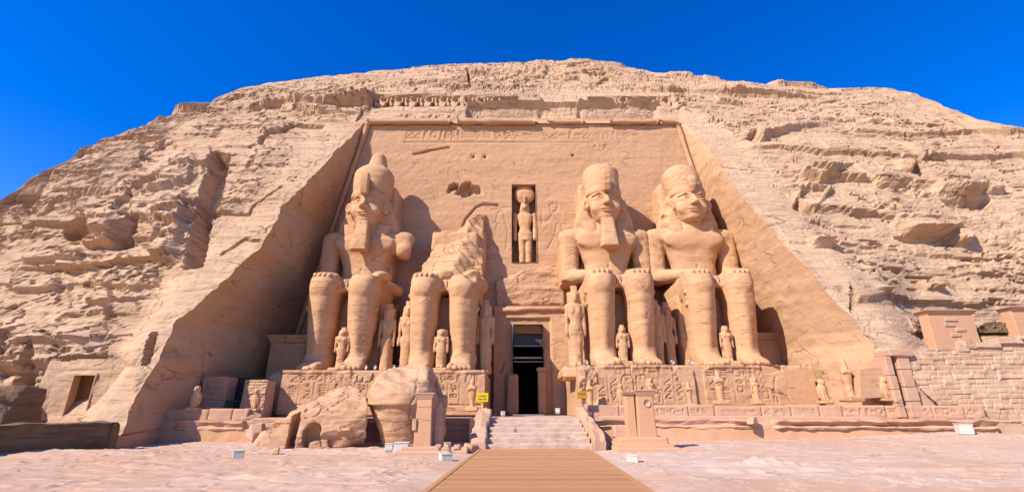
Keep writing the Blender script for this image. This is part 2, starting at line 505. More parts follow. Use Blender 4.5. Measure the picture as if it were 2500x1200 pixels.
def hill_relief():
    X, Y, Z = Xg, Yg, Zg
    d = np.zeros_like(X)
    tint = np.zeros_like(X)
    # distance (m) sideways from the dressed edges of the recess
    zc = np.clip(Z, Z0, ZTOP)
    eL = XL(zc) - X; eR = X - XR(zc)
    out = np.maximum(eL, eR)
    above = np.clip(Z - ZTOP, 0, 99)
    out = np.where((out < 0) | (Z > ZTOP), np.hypot(np.maximum(out, 0), above), out)
    # dressed margin: from the pylon edge to the trench on the left, a narrow band on the right
    wid = np.where(X < 1.3, 5.2 + 2.5 * fbm(X * .1, Z * .1, 0, 2, 91), 3.0 + 1.5 * fbm(X * .12, Z * .12, 0, 2, 92))
    wid = np.where(Z > ZTOP, 2.0 + .0 * X, wid)
    smooth = sstep(wid * .8, wid * 1.25 + .6, out)             # 0 dressed .. 1 wild rock
    reg = .55 + .45 * sstep(-.3, .5, fbm(X * .06, Y * .06, Z * .08, 3, 11))
    wild = (.16 + .84 * smooth) * reg
    left = sstep(-18, -24, X) * sstep(26, 12, Z)
    wild = np.clip(wild + .25 * left * smooth, 0, 1.3)
    # broad swell, kept low so that the skyline stays even
    lowtop = 1 - .6 * sstep(36, 46, Z)
    d += .55 * smooth * lowtop * fbm(X * .06, Y * .05, Z * .08, 3, 21)
    d += .16 * smooth * fbm(X * .22, Y * .2, Z * .4, 4, 22)
    # bedding: undercut layers that start and stop, arched on the right-hand shoulder
    arch = -.006 * ((np.clip(X, 14, 70) - 40) ** 2 - 676) * sstep(4, 14, Z)
    w0 = Z + .45 * arch + .05 * np.clip(-X - 18, 0, 40)
    w = w0 + .7 * fbm(X * .05, Z * .07, 1.7, 3, 31) + .28 * fbm(X * .30, Z * .5, 4.2, 5, 32)
    for th, amp, sd, thr in ((4.4, 1.15, 41, .10), (2.1, .62, 45, .0), (1.15, .28, 42, -.06), (.55, .07, 44, -.1)):
        q = w / th + sd * .37
        k = np.floor(q); fr = q - k
        jx = np.floor(X / (th * 2.6) + 3 * _hash(k, k * 0, k * 0, sd + 9))                # vertical joints break the layers
        am = .6 * vnoise(k * 5.7, X * .13 / th ** .5, k * 1.3, sd) + .75 * (_hash(jx, k, k * 0, sd + 5) - .5) + thr
        am = np.clip(am, 0, 1) ** 1.15
        prof = np.where(fr < .035, fr / .035, (1 - fr) / .965)                                # sharp lower lip, slow recess upwards
        d += amp * 1.7 * am * prof * wild
        lip = sstep(.09, .0, fr) * (am > .12)
        tint += .35 * lip * smooth
    # broken blocks
    wx = X + .28 * fbm(X * .4, Z * .4, 0, 3, 51)
    for sx, sz, amp, sd in ((6.5, 2.6, .75, 58), (3.6, 1.5, .5, 61), (1.6, .75, .24, 64)):
        f1, f2, cid = voro(wx / sx + .2 * w / sz, w / sz, sd)
        gap = sstep(.055, .0, f2 - f1)
        on = sstep(.1, .4, fbm(X * .07 + sd, Z * .09, 2.2, 3, sd + 3) + .18 + .4 * left) * (1 - .6 * sstep(16, 26, X))
        d += amp * wild * on * (cid - .5) * 1.2 - .7 * amp * gap * wild * on
        d += amp * .9 * wild * on * (vnoise(cid * 97, 1.0, 2.0, 66) * (wx / sx - np.floor(wx / sx) - .5))
        tint += .35 * on * smooth * (cid - .5)
    # thin fracture lines, running mostly along the beds
    for sd in range(4):
        n = fbm(X * (.07 + .03 * sd), w0 * (.35 + .12 * sd) + 3 * sd, sd * 5.1, 4, 71 + sd)
        line = sstep(.035, .0, np.abs(n - .1 * sd)) * sstep(.0, .2, fbm(X * .16, Z * .2, sd * 7.7, 3, 75 + sd))
        d -= .42 * line * (.15 + .85 * smooth)
        tint += .9 * line * (.4 + .6 * smooth)
    # steep joints
    n = fbm(X * .3 + .1 * Z, Z * .06, 8.8, 3, 87)
    line = sstep(.03, .0, np.abs(n)) * sstep(.1, .35, fbm(X * .15, Z * .15, 3.7, 3, 88))
    d -= .28 * line * smooth; tint += .4 * line * smooth
    # surface chatter everywhere
    d += (.02 + .045 * smooth) * fbm(X * .9, Y * .9, Z * 2.0, 4, 81)
    d += (.012 + .014 * smooth) * vnoise(X * 4.5, Y * 4.5, Z * 6.5, 84)
    d += .05 * fbm(X * .5, Y * .5, Z * 2.4, 3, 82)
    tint += .4 * fbm(X * .12, Y * .12, w * .8, 5, 83) + .25 * smooth * np.abs(vnoise(X * 2.5, Y * 2.5, Z * 4, 85))
    # ---- features traced from the place (outline -> real depth)
    px, py = PXg, PYg
    wob = 5.0 * fbm(X * .5, Z * .5, 3.3, 3, 93)
    def pit(poly, depth, soft=5.0, wobble=1.0):
        s = poly_sd(px, py, poly) + wob * wobble
        return -depth * sstep(soft, -soft, s)
    def slab(poly, outw, soft=4.0, wobble=1.0, p=.7):
        ys = [q[1] for q in poly]; y0, y1 = min(ys), max(ys)
        s = poly_sd(px, py, poly) + wob * wobble
        t = np.clip((py - y0) / (y1 - y0), 0, 1)
        return outw * t ** p * sstep(soft, -soft, s)
    def crack(line, depth, width=3.0):
        dd = np.full(px.shape, 1e9)
        for (a, b) in zip(line[:-1], line[1:]):
            dd = np.minimum(dd, seg_dist(px + wob * .8, py + wob * .6, a[0], a[1], b[0], b[1]))
        return -depth * sstep(width, width * .25, dd)
    # the long cut trench left of the facade
    d += pit([(528, 374), (562, 386), (540, 470), (514, 575), (492, 650), (452, 655), (466, 590), (486, 500), (508, 430)], 1.7, 3, .3)
    d += slab([(400, 470), (470, 480), (452, 560), (440, 640), (380, 640), (385, 560)], 1.0, 8)
    # boulders and hollows on the left shoulder
    d += slab([(205, 530), (300, 500), (322, 545), (300, 572), (230, 576)], 1.5)
    d += slab([(205, 572), (270, 570), (285, 598), (205, 602)], 1.2)
    d += pit([(150, 560), (205, 530), (212, 568), (160, 580)], 1.5)
    d += pit([(300, 560), (325, 545), (320, 600), (270, 610)], 1.3)
    d += slab([(55, 612), (200, 600), (205, 632), (60, 640)], .8)
    d += slab([(330, 470), (390, 420), (470, 400), (470, 450), (400, 470)], 1.0)
    d += pit([(310, 450), (385, 420), (390, 460), (340, 470)], 1.2)
    d += slab([(320, 490), (460, 470), (450, 560), (325, 530)], .8)
    d += pit([(0, 480), (90, 470), (100, 484), (0, 492)], 1.0)
    d += slab([(180, 470), (330, 462), (350, 478), (180, 482)], .8)
    d += slab([(240, 640), (380, 640), (400, 700), (330, 712), (240, 690)], .6)
    d += slab([(30, 650), (130, 645), (140, 700), (30, 710)], .6)
    d += pit([(346, 888), (372, 815), (382, 818), (362, 886)], 1.6, 3, .3)
    d += pit([(25, 945), (60, 890), (92, 850), (104, 870), (72, 945)], 1.2)
    d += slab([(100, 860), (150, 860), (140, 872), (105, 875)], .5)
    d += crack([(637, 356), (655, 330), (690, 325), (715, 306), (785, 312)], 1.0, 5)
    d += slab([(640, 325), (700, 300), (790, 303), (785, 314), (715, 308), (690, 326), (655, 332)], .5, 3)
    d += crack([(500, 528), (610, 525), (625, 500), (690, 455)], .5, 2.5)
    d += crack([(860, 210), (850, 255), (800, 262), (770, 278), (720, 265)], .7, 4)
    d += slab([(690, 262), (780, 235), (850, 240), (850, 256), (770, 280)], .6, 4)
    d += crack([(640, 590), (600, 585), (540, 620)], .6, 4)
    # dressed panel with the small chapel door, blind niche at far left
    pan = sstep(6, -6, poly_sd(px, py, [(110, 905), (330, 880), (300, 1060), (95, 1060)]) + wob * .4)
    d = d * (1 - .92 * pan) - .35 * pan
    d += pit([(0, 880), (0, 845), (18, 812), (58, 808), (40, 860), (20, 880)], .8, 2, .1)
    # right flank: overhanging slabs, round boulder, hollows
    d += slab([(2178, 545), (2205, 522), (2270, 512), (2330, 528), (2342, 550), (2300, 570), (2215, 570)], 1.7, 5, 1.2, 1.3)
    d += pit([(2190, 572), (2330, 570), (2340, 592), (2220, 590)], .6, 4, .5)
    d += slab([(2275, 462), (2300, 432), (2350, 418), (2402, 430), (2408, 465), (2350, 480), (2290, 476)], 1.5, 5, 1.2, 1.3)
    d += pit([(2300, 484), (2420, 480), (2410, 500), (2320, 498)], .7, 4, .5)
    d += slab([(2180, 400), (2235, 395), (2245, 425), (2190, 418)], 1.0, 4)
    d += pit([(2235, 395), (2248, 415), (2245, 438), (2225, 425)], 1.3, 3)
    d += slab([(1955, 432), (2020, 400), (2090, 398), (2060, 418), (2000, 442)], 1.2, 3)
    d += pit([(1940, 505), (1960, 460), (2020, 455), (2000, 500), (1985, 518)], 1.0, 4, .6)
    d += slab([(1945, 470), (2010, 452), (2025, 470), (1990, 512), (1965, 500)], 1.3, 3)
    d += slab([(1830, 345), (1900, 320), (2000, 290), (2110, 290), (2130, 305), (2000, 305), (1905, 338), (1850, 358)], 1.2, 4)
    d += pit([(1822, 345), (1845, 320), (1852, 355), (1835, 362)], 1.1, 4)
    d += slab([(1930, 240), (1880, 262), (1930, 265), (2010, 255)], .6, 4)
    d += slab([(1970, 585), (2030, 585), (2028, 600), (1985, 598)], 1.0, 3)
    d += slab([(2250, 690), (2300, 688), (2290, 712), (2255, 708)], 1.0, 3)
    d += slab([(2060, 700), (2120, 690), (2160, 720), (2090, 740)], .5, 4)
    d += crack([(2075, 700), (2085, 735), (2080, 760)], .8, 5)
    d += crack([(2130, 440), (2210, 452), (2250, 470)], .4, 2.5)
    d += crack([(1140, 170), (1148, 215), (1120, 215)], 1.2, 4)
    d += crack([(1000, 232), (1030, 212), (1080, 205)], .5, 3)
    d += crack([(1160, 200), (1300, 188), (1420, 196)], .45, 2.5)
    d += slab([(1280, 172), (1330, 158), (1335, 172), (1300, 178)], .7, 3)
    d += slab([(1150, 172), (1175, 165), (1180, 180), (1150, 180)], .7, 3)
    d += crack([(1440, 165), (1560, 200), (1640, 212)], .4, 2.5)
    d += crack([(870, 292), (890, 268), (925, 262)], .8, 4)
    d += crack([(1640, 270), (1668, 262), (1720, 276)], .8, 4)
    d += slab([(2336, 548), (2362, 541), (2376, 560), (2370, 588), (2340, 590)], 1.2, 3, .4, .5)
    d += slab([(2405, 440), (2440, 435), (2452, 470), (2410, 472)], .9, 3, .4, .6)
    # grey stained patch above the right-hand wall
    tint += .5 * sstep(60, -60, poly_sd(px, py, [(2060, 640), (2200, 600), (2330, 720), (2280, 830), (2160, 840), (2080, 760)])) * (fbm(X * .4, Z * .4, 0, 3, 99) + .6)
    # ---- the carved cornice above the recess: cavetto, fillet and the sunk strip with the baboons
    band = (X > XL(ZTOP) - .3) & (X < XR(ZTOP) + .3)
    bandm = sstep(XL(ZTOP) - .8, XL(ZTOP) + .1, X) * sstep(XR(ZTOP) + .8, XR(ZTOP) - .1, X)
    zf = Z + 1.6
    rec = bandm * sstep(40.5, 39.0, zf)
    d = d * (1 - .8 * rec)
    for (a, b, ow, zb_) in ((1136, 1324, 1.0, 34.65), (1316, 1420, .75, 34.8), (1412, 1606, 1.05, 34.55)):
        mx = sstep(a - 4, a + 6, px + wob) * sstep(b + 4, b - 8, px + wob)
        zt_l = 35.62 + .05 * fbm(X * .6, X * 0, a, 3, 98); zl = zb_ + .22 * fbm(X * .45, X * 0, a, 3, 99)
        hol = np.where(zf > zl, np.clip((zt_l - zf) / (zt_l - zl), 0, 1) ** .8, sstep(32.2, zl, zf)) * (zf < zt_l)
        d += bandm * mx * (.75 * ow * sstep(zt_l - .04, zt_l + .06, zf) * sstep(zt_l + .55, zt_l + .12, zf) - .85 * ow * hol)
    glyph = sstep(.25, .45, vnoise(X * 2.9, Z * 1.1, 3, 201)) * sstep(32.5, 32.7, zf) * sstep(34.2, 34.0, zf) * sstep(.1, .3, fbm(X * .3, X * 0, 5, 2, 202) + .3)
    d -= bandm * .20 * glyph
    tint += bandm * .4 * glyph
    d += bandm * -.15 * sstep(32.3, 33.0, zf) * sstep(34.9, 34.4, zf)
    strip = sstep(35.8, 35.95, zf) * sstep(38.2, 38.0, zf)
    for (a, b, dp) in ((903, 1120, 1.45), (1134, 1262, 1.1), (1436, 1640, .8)):
        mx = sstep(a - 3, a + 3, px + wob * .5) * sstep(b + 3, b - 3, px + wob * .5)
        d -= bandm * strip * mx * dp
    d += bandm * .18 * sstep(38.2, 38.35, zf) * sstep(39.2, 38.6, zf) * sstep(1270, 1250, px)
    # taller chips along the dressed edges
    near = np.exp(-(np.minimum(np.abs(eL), np.abs(eR)) / .45) ** 2) * (Z < ZTOP)
    d += near * .13 * fbm(X * .7, Y * .7, Z * .9, 4, 97)
    # calm the very foot of the slope
    return d, np.clip(tint, -.4, 1)

dh, th = hill_relief()
HP = BASE + NB * dh[..., None]
nc = nL + nM + nR
F = grid_faces(rows, nc)
keep = np.ones((rows - 1, nc - 1), bool)
keep[:n1 - 1, nL:nL + nM - 1] = False
# sawtooth chips of the edge columns: nudge sideways a little
for cidx in (nL, nL + nM - 1):
    z = HP[:n1, cidx, 2]
    HP[:n1, cidx, 0] += (1.0 if cidx == nL else .45) * (.16 * fbm(z * .8, z * 0, cidx, 4, 5) + .2 * fbm(z * .25, z * 0, cidx, 2, 6))
hill_faces = F[keep].reshape(-1, 4)
hill = mesh_obj('hill', HP.reshape(-1, 3), hill_faces, M_cliff, smooth=False, attr=th.ravel())
structure(hill)

# ------------------------------------------------------------------ carved panels
class Panel:
    """regular grid with a height field that can be carved and turned into a mesh"""
    def __init__(s, u0, u1, v0, v1, h):
        s.nu, s.nv = int(round((u1 - u0) / h)) + 1, int(round((v1 - v0) / h)) + 1
        s.u = np.linspace(u0, u1, s.nu); s.v = np.linspace(v0, v1, s.nv); s.step = h
        s.U, s.V = np.meshgrid(s.u, s.v)
        s.d = np.zeros_like(s.U); s.t = np.zeros_like(s.U)
        s.hole = np.zeros((s.nv - 1, s.nu - 1), bool)
    def win(s, a, b, c, e, pad):
        i0, i1 = np.searchsorted(s.u, (a - pad, b + pad)); j0, j1 = np.searchsorted(s.v, (c - pad, e + pad))
        return slice(j0, j1), slice(i0, i1)
    def seg(s, a, b, w, dep):
        sl = s.win(min(a[0], b[0]), max(a[0], b[0]), min(a[1], b[1]), max(a[1], b[1]), w * 2)
        if s.d[sl].size == 0: return
        q = seg_dist(s.U[sl], s.V[sl], a[0], a[1], b[0], b[1])
        c = -dep * sstep(w, w * .35, q)
        s.d[sl] = np.minimum(s.d[sl], s.d[sl] * 0 + c) if dep > 0 else np.maximum(s.d[sl], c)
        s.t[sl] = np.maximum(s.t[sl], .35 * sstep(w, w * .35, q))
    def line(s, pts, w, dep):
        for a, b in zip(pts[:-1], pts[1:]): s.seg(a, b, w, dep)
    def ring(s, c, rx, rz, w, dep, a0=0, a1=2 * pi, n=14):
        s.line([(c[0] + rx * cos(a0 + (a1 - a0) * k / n), c[1] + rz * sin(a0 + (a1 - a0) * k / n)) for k in range(n + 1)], w, dep)
    def blob(s, c, rx, rz, dep):
        sl = s.win(c[0] - rx, c[0] + rx, c[1] - rz, c[1] + rz, .2)
        if s.d[sl].size == 0: return
        q = np.hypot((s.U[sl] - c[0]) / rx, (s.V[sl] - c[1]) / rz)
        s.d[sl] = np.minimum(s.d[sl], -dep * sstep(1.1, .8, q))
    def sign(s, c, sz, kind, w, dep):
        x, z = c; a = sz
        L = lambda *p: s.line([(x + q[0] * a, z + q[1] * a) for q in p], w, dep)
        if kind == 0: s.ring((x, z), .36 * a, .36 * a, w, dep)
        elif kind == 1:
            for k in (-.3, 0, .3): L((k, -.42), (k, .42))
        elif kind == 2:
            for k in (-.3, 0, .3): L((-.4, k), (.4, k))
        elif kind == 3:                                            # bird
            s.ring((x, z + .02 * a), .28 * a, .2 * a, w, dep); L((-.22, .2), (-.28, .42), (-.42, .36)); L((0, -.2), (0, -.42), (-.2, -.42)); L((.26, 0), (.45, -.3))
        elif kind == 4: L((-.42, .1), (-.28, -.1), (-.14, .1), (0, -.1), (.14, .1), (.28, -.1), (.42, .1))
        elif kind == 5: L((-.35, -.4), (-.35, .4), (.35, .4), (.35, -.4), (-.35, -.4))
        elif kind == 6: s.ring((x, z + .25 * a), .14 * a, .18 * a, w, dep); L((0, .08), (0, -.44)); L((-.25, -.02), (.25, -.02))
        elif kind == 7: L((-.1, -.44), (-.1, .3), (.12, .44), (.12, .1), (-.1, -.05))
        elif kind == 8: s.ring((x, z - .1 * a), .4 * a, .3 * a, w, dep, 0, pi); L((-.4, -.1), (.4, -.1))
        elif kind == 9: s.ring((x, z), .42 * a, .18 * a, w, dep); s.blob((x, z), .1 * a, .1 * a, dep)
        elif kind == 10:                                           # seated figure
            L((-.2, -.42), (.28, -.42), (.28, -.1), (.05, .0), (-.02, .22)); s.ring((x - .02 * a, z + .32 * a), .12 * a, .12 * a, w, dep); L((0, .1), (-.3, .2))
        else: L((-.4, -.3), (.4, .3)); L((-.4, -.42), (.4, -.42))
    def cartouche(s, c, rx, rz, w, dep, rng):
        n = 22
        pts = []
        for k in range(n + 1):
            a = 2 * pi * k / n; ca, sa = cos(a), sin(a)
            pts.append((c[0] + rx * math.copysign(abs(ca) ** .6, ca), c[1] + rz * math.copysign(abs(sa) ** .6, sa)))
        s.line(pts, w, dep)
        s.seg((c[0] - rx, c[1] - rz - .06), (c[0] + rx, c[1] - rz - .06), w, dep)
        k = max(2, int(rz / rx * 1.3))
        for i in range(k):
            s.sign((c[0], c[1] + rz * .72 - 1.44 * rz * i / max(1, k - 1)), rx * 1.15, rng.choice([0, 2, 4, 7, 8, 10, 3]), w * .9, dep)
    def text_row(s, u0, u1, vc, sz, w, dep, rng, fill=.95):
        u = u0 + sz / 2
        while u < u1 - sz / 2:
            if rng.random() < fill:
                s.sign((u, vc), sz * .95, rng.randrange(12), w, dep)
            u += sz * rng.uniform(.75, 1.1)
    def text_col(s, uc, v0, v1, sz, w, dep, rng):
        v = v1 - sz / 2
        while v > v0 + sz / 2:
            s.sign((uc, v), sz, rng.choice([0, 2, 3, 4, 5, 7, 8, 9, 10, 11]), w, dep); v -= sz * rng.uniform(.8, 1.05)
    def rough(s, amp, sc, seed, k=4, zs=1.0):
        s.d += amp * fbm(s.U * sc, s.V * sc * zs, seed * 3.3, k, seed)
    def build(s, name, fn, mat, parent=None, smooth=True):
        P = fn(s.U, s.V, s.d)
        F = grid_faces(s.nv, s.nu)[~s.hole].reshape(-1, 4)
        return mesh_obj(name, P.reshape(-1, 3), F, mat, parent, smooth, attr=s.t.ravel())

# ------------------------------------------------------------------ the facade cut into the hill
def back_y(z): return 44.8 + .022 * np.asarray(z, float)
AX = 1.4
def corner_x(z, side):
    z = np.asarray(z, float)
    return -21.8 + z * .178 if side < 0 else 23.5 - z * .155

facade = thing('temple_facade', 'sandstone temple facade cut into the hill, with a carved cornice and one dark doorway', 'temple', (AX, 45, -.3))
rng = random.Random(5)

def yz(px, py, off=0.0):
    """point on the back wall seen at a pixel"""
    d = ray(px, py); t = (44.8 + off) / (d[1] - .022 * d[2])
    return d * t

pw = Panel(-21.6, 24.3, -1.0, 31.1, .1)
pw.rough(.06, .12, 101); pw.rough(.03, .6, 102, 4, 2.2); pw.rough(.02, 2.2, 103, 3, 1.5)
wl = np.floor(pw.V / 1.6 + .15 * fbm(pw.U * .08, pw.V * .1, 0, 2, 104))
pw.d += .035 * vnoise(wl * 3.1, pw.U * .05, wl, 105)
pw.t += .45 * np.clip(vnoise(wl * 3.1, pw.U * .07, wl * 2, 106), 0, 1) + .25 * fbm(pw.U * .3, pw.V * 1.2, 0, 4, 107)
a = yz(915, 329); b = yz(1650, 329)
pw.text_row(a[0], b[0], a[2], 1.15, .09, .08, rng, 1.0)
pw.seg((a[0], a[2] + .95), (b[0], b[2] + .95), .07, .08); pw.seg((a[0], a[2] - 1.0), (b[0], b[2] - 1.0), .06, .06)
def wline(pts, w, dep): pw.line([tuple(yz(x, y)[[0, 2]]) for x, y in pts], w, dep)
wline([(948, 376), (985, 370), (990, 368), (1035, 362), (1068, 360)], .12, .5)
for (x, y) in ((1150, 383), (1183, 382), (1403, 379)):
    q = yz(x, y); pw.blob((q[0], q[2]), .16, .16, .6)
# relief of the worshipping king and standards either side of the niche
wline([(1190, 530), (1200, 545), (1212, 540), (1215, 520), (1222, 512), (1230, 520)], .09, .09)
wline([(1215, 545), (1205, 590), (1225, 640)], .09, .09); wline([(1230, 525), (1240, 560), (1236, 610)], .09, .09)
wline([(1200, 512), (1240, 505)], .09, .09)
wline([(1342, 500), (1345, 520), (1360, 512), (1362, 500), (1350, 495), (1342, 500)], .09, .09)
wline([(1350, 520), (1335, 540), (1318, 536)], .09, .09); wline([(1352, 522), (1370, 545), (1385, 548)], .09, .09)
wline([(1360, 545), (1352, 580), (1338, 605)], .09, .09); wline([(1370, 545), (1378, 575), (1365, 600)], .09, .09)
wline([(1322, 510), (1324, 545)], .09, .09)
# ragged broken patches and the long ledge behind the broken colossus
def wpoly(pts): return [tuple(yz(x, y)[[0, 2]]) for x, y in pts]
wb = .38 * fbm(pw.U * .8, pw.V * .8, 0, 4, 111)
for poly, dep in (([(1070, 447), (1112, 446), (1105, 462), (1070, 466)], 1.1), ([(1112, 450), (1145, 446), (1130, 476), (1098, 472)], 1.0), ([(1145, 452), (1172, 450), (1178, 474), (1140, 472)], .8)):
    pw.d -= dep * sstep(.15, -.15, poly_sd(pw.U, pw.V, wpoly(poly)) + wb)
wline([(1120, 560), (1130, 535), (1160, 505), (1180, 498), (1215, 500)], .16, .35)
# openings: niche, doorway
q0, q1 = yz(1249, 450), yz(1308, 640)
NX0, NX1, NZ1, NZ0 = q0[0], yz(1308, 450)[0], q0[2], q1[2]
pw.hole |= (pw.U[:-1, :-1] > NX0 - .05) & (pw.U[:-1, :-1] < NX1 - .05) & (pw.V[:-1, :-1] > NZ0 - .05) & (pw.V[:-1, :-1] < NZ1 - .05)
DX = 1.48; DW = 1.36; DZ1 = 7.4
pw.hole |= (abs(pw.U[:-1, :-1] + .05 - DX) < 2.6) & (pw.V[:-1, :-1] < 8.6)
def wall_fn(U, V, D):
    t = (U + 21.6) / (24.3 + 21.6)
    # squeeze so that the two sides follow the leaning corners
    xl, xr = corner_x(V, -1) - .1, corner_x(V, 1) + .1
    X = np.where(U < AX, AX - (AX - U) * (AX - xl) / (AX + 21.6), AX + (U - AX) * (xr - AX) / (24.3 - AX))
    blend = np.clip((np.abs(U - AX) - 4) / 8, 0, 1)
    X = U * (1 - blend) + X * blend
    return np.stack([X, back_y(V) - D, V], -1)
pw.build('back_wall', wall_fn, M_wall, facade)

# side walls of the recess: from the chipped edge of the hill to the back corner
for side, col, nm in ((-1, nL, 'left'), (1, nL + nM - 1, 'right')):
    E = HP[:n1, col].copy()
    z = E[:, 2]
    zb = np.linspace(-1.6, 31.1, n1)
    C = np.stack([corner_x(zb, side), back_y(zb) + .05, zb], -1)
    nw = 110
    t = np.linspace(0, 1, nw)
    P = E[:, None] * (1 - t)[None, :, None] + C[:, None] * t[None, :, None]
    fade = np.sin(pi * np.clip(t, 0, 1))[None, :] ** .4
    dd = .045 * fbm(P[..., 1] * .25, P[..., 2] * .25, side, 4, 121) + .035 * fbm(P[..., 1] * .9, P[..., 2] * 2.0, side, 4, 122)
    tt = .5 * fbm(P[..., 1] * .35 + P[..., 2] * .3, P[..., 2] * .9 - P[..., 1] * .5, side, 4, 123)
    # slanting fracture lines and tool marks
    w = (P[..., 2] + .55 * P[..., 1] * (1 if side > 0 else -1)) * .55 + 1.2 * fbm(P[..., 1] * .12, P[..., 2] * .12, 3, 3, 124)
    fr = np.abs(w - np.round(w)); 
    dd -= .13 * sstep(.05, .0, fr) * sstep(-.1, .3, fbm(P[..., 1] * .2, P[..., 2] * .2, 9, 2, 125))
    w2 = P[..., 2] * .6 + .25 * P[..., 1]
    dd += .012 * np.sin(w2 * 7 + 3 * fbm(P[..., 1] * .3, P[..., 2] * .3, 1, 2, 126)) * fade
    if side < 0:
        QX, QY = project(P)
        def sl(pts, dep, wpx):
            g = np.full(QX.shape, 1e9)
            for a_, b_ in zip(pts[:-1], pts[1:]): g = np.minimum(g, seg_dist(QX, QY, a_[0], a_[1], b_[0], b_[1]))
            return -dep * sstep(wpx, wpx * .3, g)
        dd += sl([(455, 830), (505, 843), (495, 930), (490, 980)], .16, 3)     # carved tablet outline
        dd += sl([(445, 850), (500, 868)], .1, 2.5)
        dd += sl([(400, 855), (425, 850), (440, 862)], .5, 5)
        dd += sl([(515, 862), (520, 866)], .3, 4); dd += sl([(543, 770), (547, 778)], .3, 3)
        dd += sl([(660, 760), (700, 740), (735, 730)], .1, 2)
        dd += sl([(345, 985), (345, 1000)], .5, 5)
    P[..., 0] += -side * dd * fade
    Fs = grid_faces(n1, nw).reshape(-1, 4)
    if side < 0: Fs = Fs[:, ::-1]
    Fs = Fs if side > 0 else Fs
    o = mesh_obj('side_wall', P.reshape(-1, 3), Fs, M_side, facade, True, attr=np.clip(tt, 0, 1).ravel())
    m = MB()
    zz = np.linspace(2.5, 30.1, 40)
    m.tube([(float(corner_x(z_, side)) - side * .32, float(back_y(z_)) - .22, z_) for z_ in zz], [.26 + .05 * vnoise(z_ * .7, 0, side, 3) for z_ in zz], 10)
    m.build('corner_moulding', M_wall, facade, True)
# soffit under the cornice
Er = HP[n1 - 1, nL:nL + nM]
Cb = np.stack([np.linspace(corner_x(31.0, -1), corner_x(31.0, 1), nM), np.full(nM, float(back_y(31.0)) + .1), np.full(nM, 31.0)], -1)
t = np.linspace(0, 1, 10)
P = Er[None] * (1 - t)[:, None, None] + Cb[None] * t[:, None, None]
mesh_obj('soffit', P.reshape(-1, 3), grid_faces(10, nM).reshape(-1, 4)[:, ::-1], M_wall, facade)
# torus roll along the top, broken into lengths
rg = random.Random(9)
for (p0, p1, r0) in ((900, 1100, .36), (1118, 1306, .40), (1338, 1425, .26), (1490, 1602, .32), (1612, 1650, .24)):
    m = MB()
    a = onface(p0, 300); b = onface(p1, 300)
    n = max(8, int((b[0] - a[0]) / .35))
    pts, rad = [], []
    for k in range(n + 1):
        x = a[0] + (b[0] - a[0]) * k / n
        j = float(fbm(x * .8, 0.0, p0, 3, 7))
        full = p0 < 1200
        pts.append((x, float(face_y(ZTOP)) + .05 - (.15 if full else .05) + (0.05 if full else .25) * j, ZTOP + .15 + (.03 if full else .18) * j))
        rad.append(max(.05, r0 * (1 + (.25 if full else .7) * j)))
    m.tube(pts, rad, 10)
    m.build('torus_moulding', M_wall, facade, True)
# lintel block, jambs and the doorway
def bay_y(z): return back_y(z) - 1.1
m = MB()
BX0, BX1 = at(1207, 800, 43.5)[0], at(1392, 800, 43.5)[0]
bay = Panel(BX0, BX1, -.6, 9.2, .09)
bay.rough(.05, .5, 141); bay.rough(.03, 1.8, 142)
bay.t += .4 * fbm(bay.U * .4, bay.V * .8, 0, 4, 143)
bay.d -= .25 * sstep(.1, -.1, np.abs(bay.U - DX) - 2.1) * sstep(8.2, 8.0, bay.V)
bay.line([(BX0 + .4, 8.5), (DX, 8.45), (BX1 - .5, 8.6)], .08, .12)
bay.line([(BX0 + .6, 3.2), (DX - 2.2, 4.1)], .12, .3)
bay.d += .25 * sstep(.15, -.1, np.abs(bay.V - 8.95 - .1 * fbm(bay.U * .9, 0 * bay.U, 1, 3, 144)) - .18)
bay.text_row(DX - 2.0, DX + 2.0, 7.78, .5, .05, .06, rng)
bay.hole |= (np.abs(bay.U[:-1, :-1] + .045 - DX) < DW) & (bay.V[:-1, :-1] + .045 < DZ1)
bay.build('door_surround', lambda U, V, D: np.stack([U, bay_y(V) - D, V], -1), M_wall, facade)
m = MB()
m.box(BX0 - .02, BX1 + .02, 43.9, 46.2, 9.17, 9.3, .02)
m.box(BX0 - .03, BX0 + .04, 43.8, 46.0, -.6, 9.17); m.box(BX1 - .04, BX1 + .03, 43.8, 46.0, -.6, 9.17)
m.build('door_surround_edge', M_wall, facade)
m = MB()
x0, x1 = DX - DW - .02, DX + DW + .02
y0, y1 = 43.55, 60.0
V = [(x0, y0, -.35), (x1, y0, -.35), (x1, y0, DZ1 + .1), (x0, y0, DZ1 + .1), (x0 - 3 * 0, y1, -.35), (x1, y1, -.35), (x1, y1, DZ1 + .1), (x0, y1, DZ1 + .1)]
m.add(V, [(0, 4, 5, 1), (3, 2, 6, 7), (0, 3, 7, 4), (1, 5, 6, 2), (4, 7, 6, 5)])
m.build('passage', M_dark, facade)  # corridor coloured near black, its darkness is painted shade
m = MB(); m.box(DX - DW + .02, DX + DW - .02, 44.1, 44.5, 6.75, 7.45, .03); m.build('wooden_lintel', M_beam, facade)
for zz, hh in ((5.62, .09), (4.55, .16), (4.2, .09)):
    m = MB(); m.box(DX - DW + .03, DX + DW - .03, 44.25, 44.4, zz - hh / 2, zz + hh / 2, .02); m.build('crossbar', M_bar, facade)
m = MB(); m.box(DX - DW + .03, DX + DW - .03, 44.5, 44.56, 5.62, 6.8); m.build('mesh_screen', M_rail, facade)
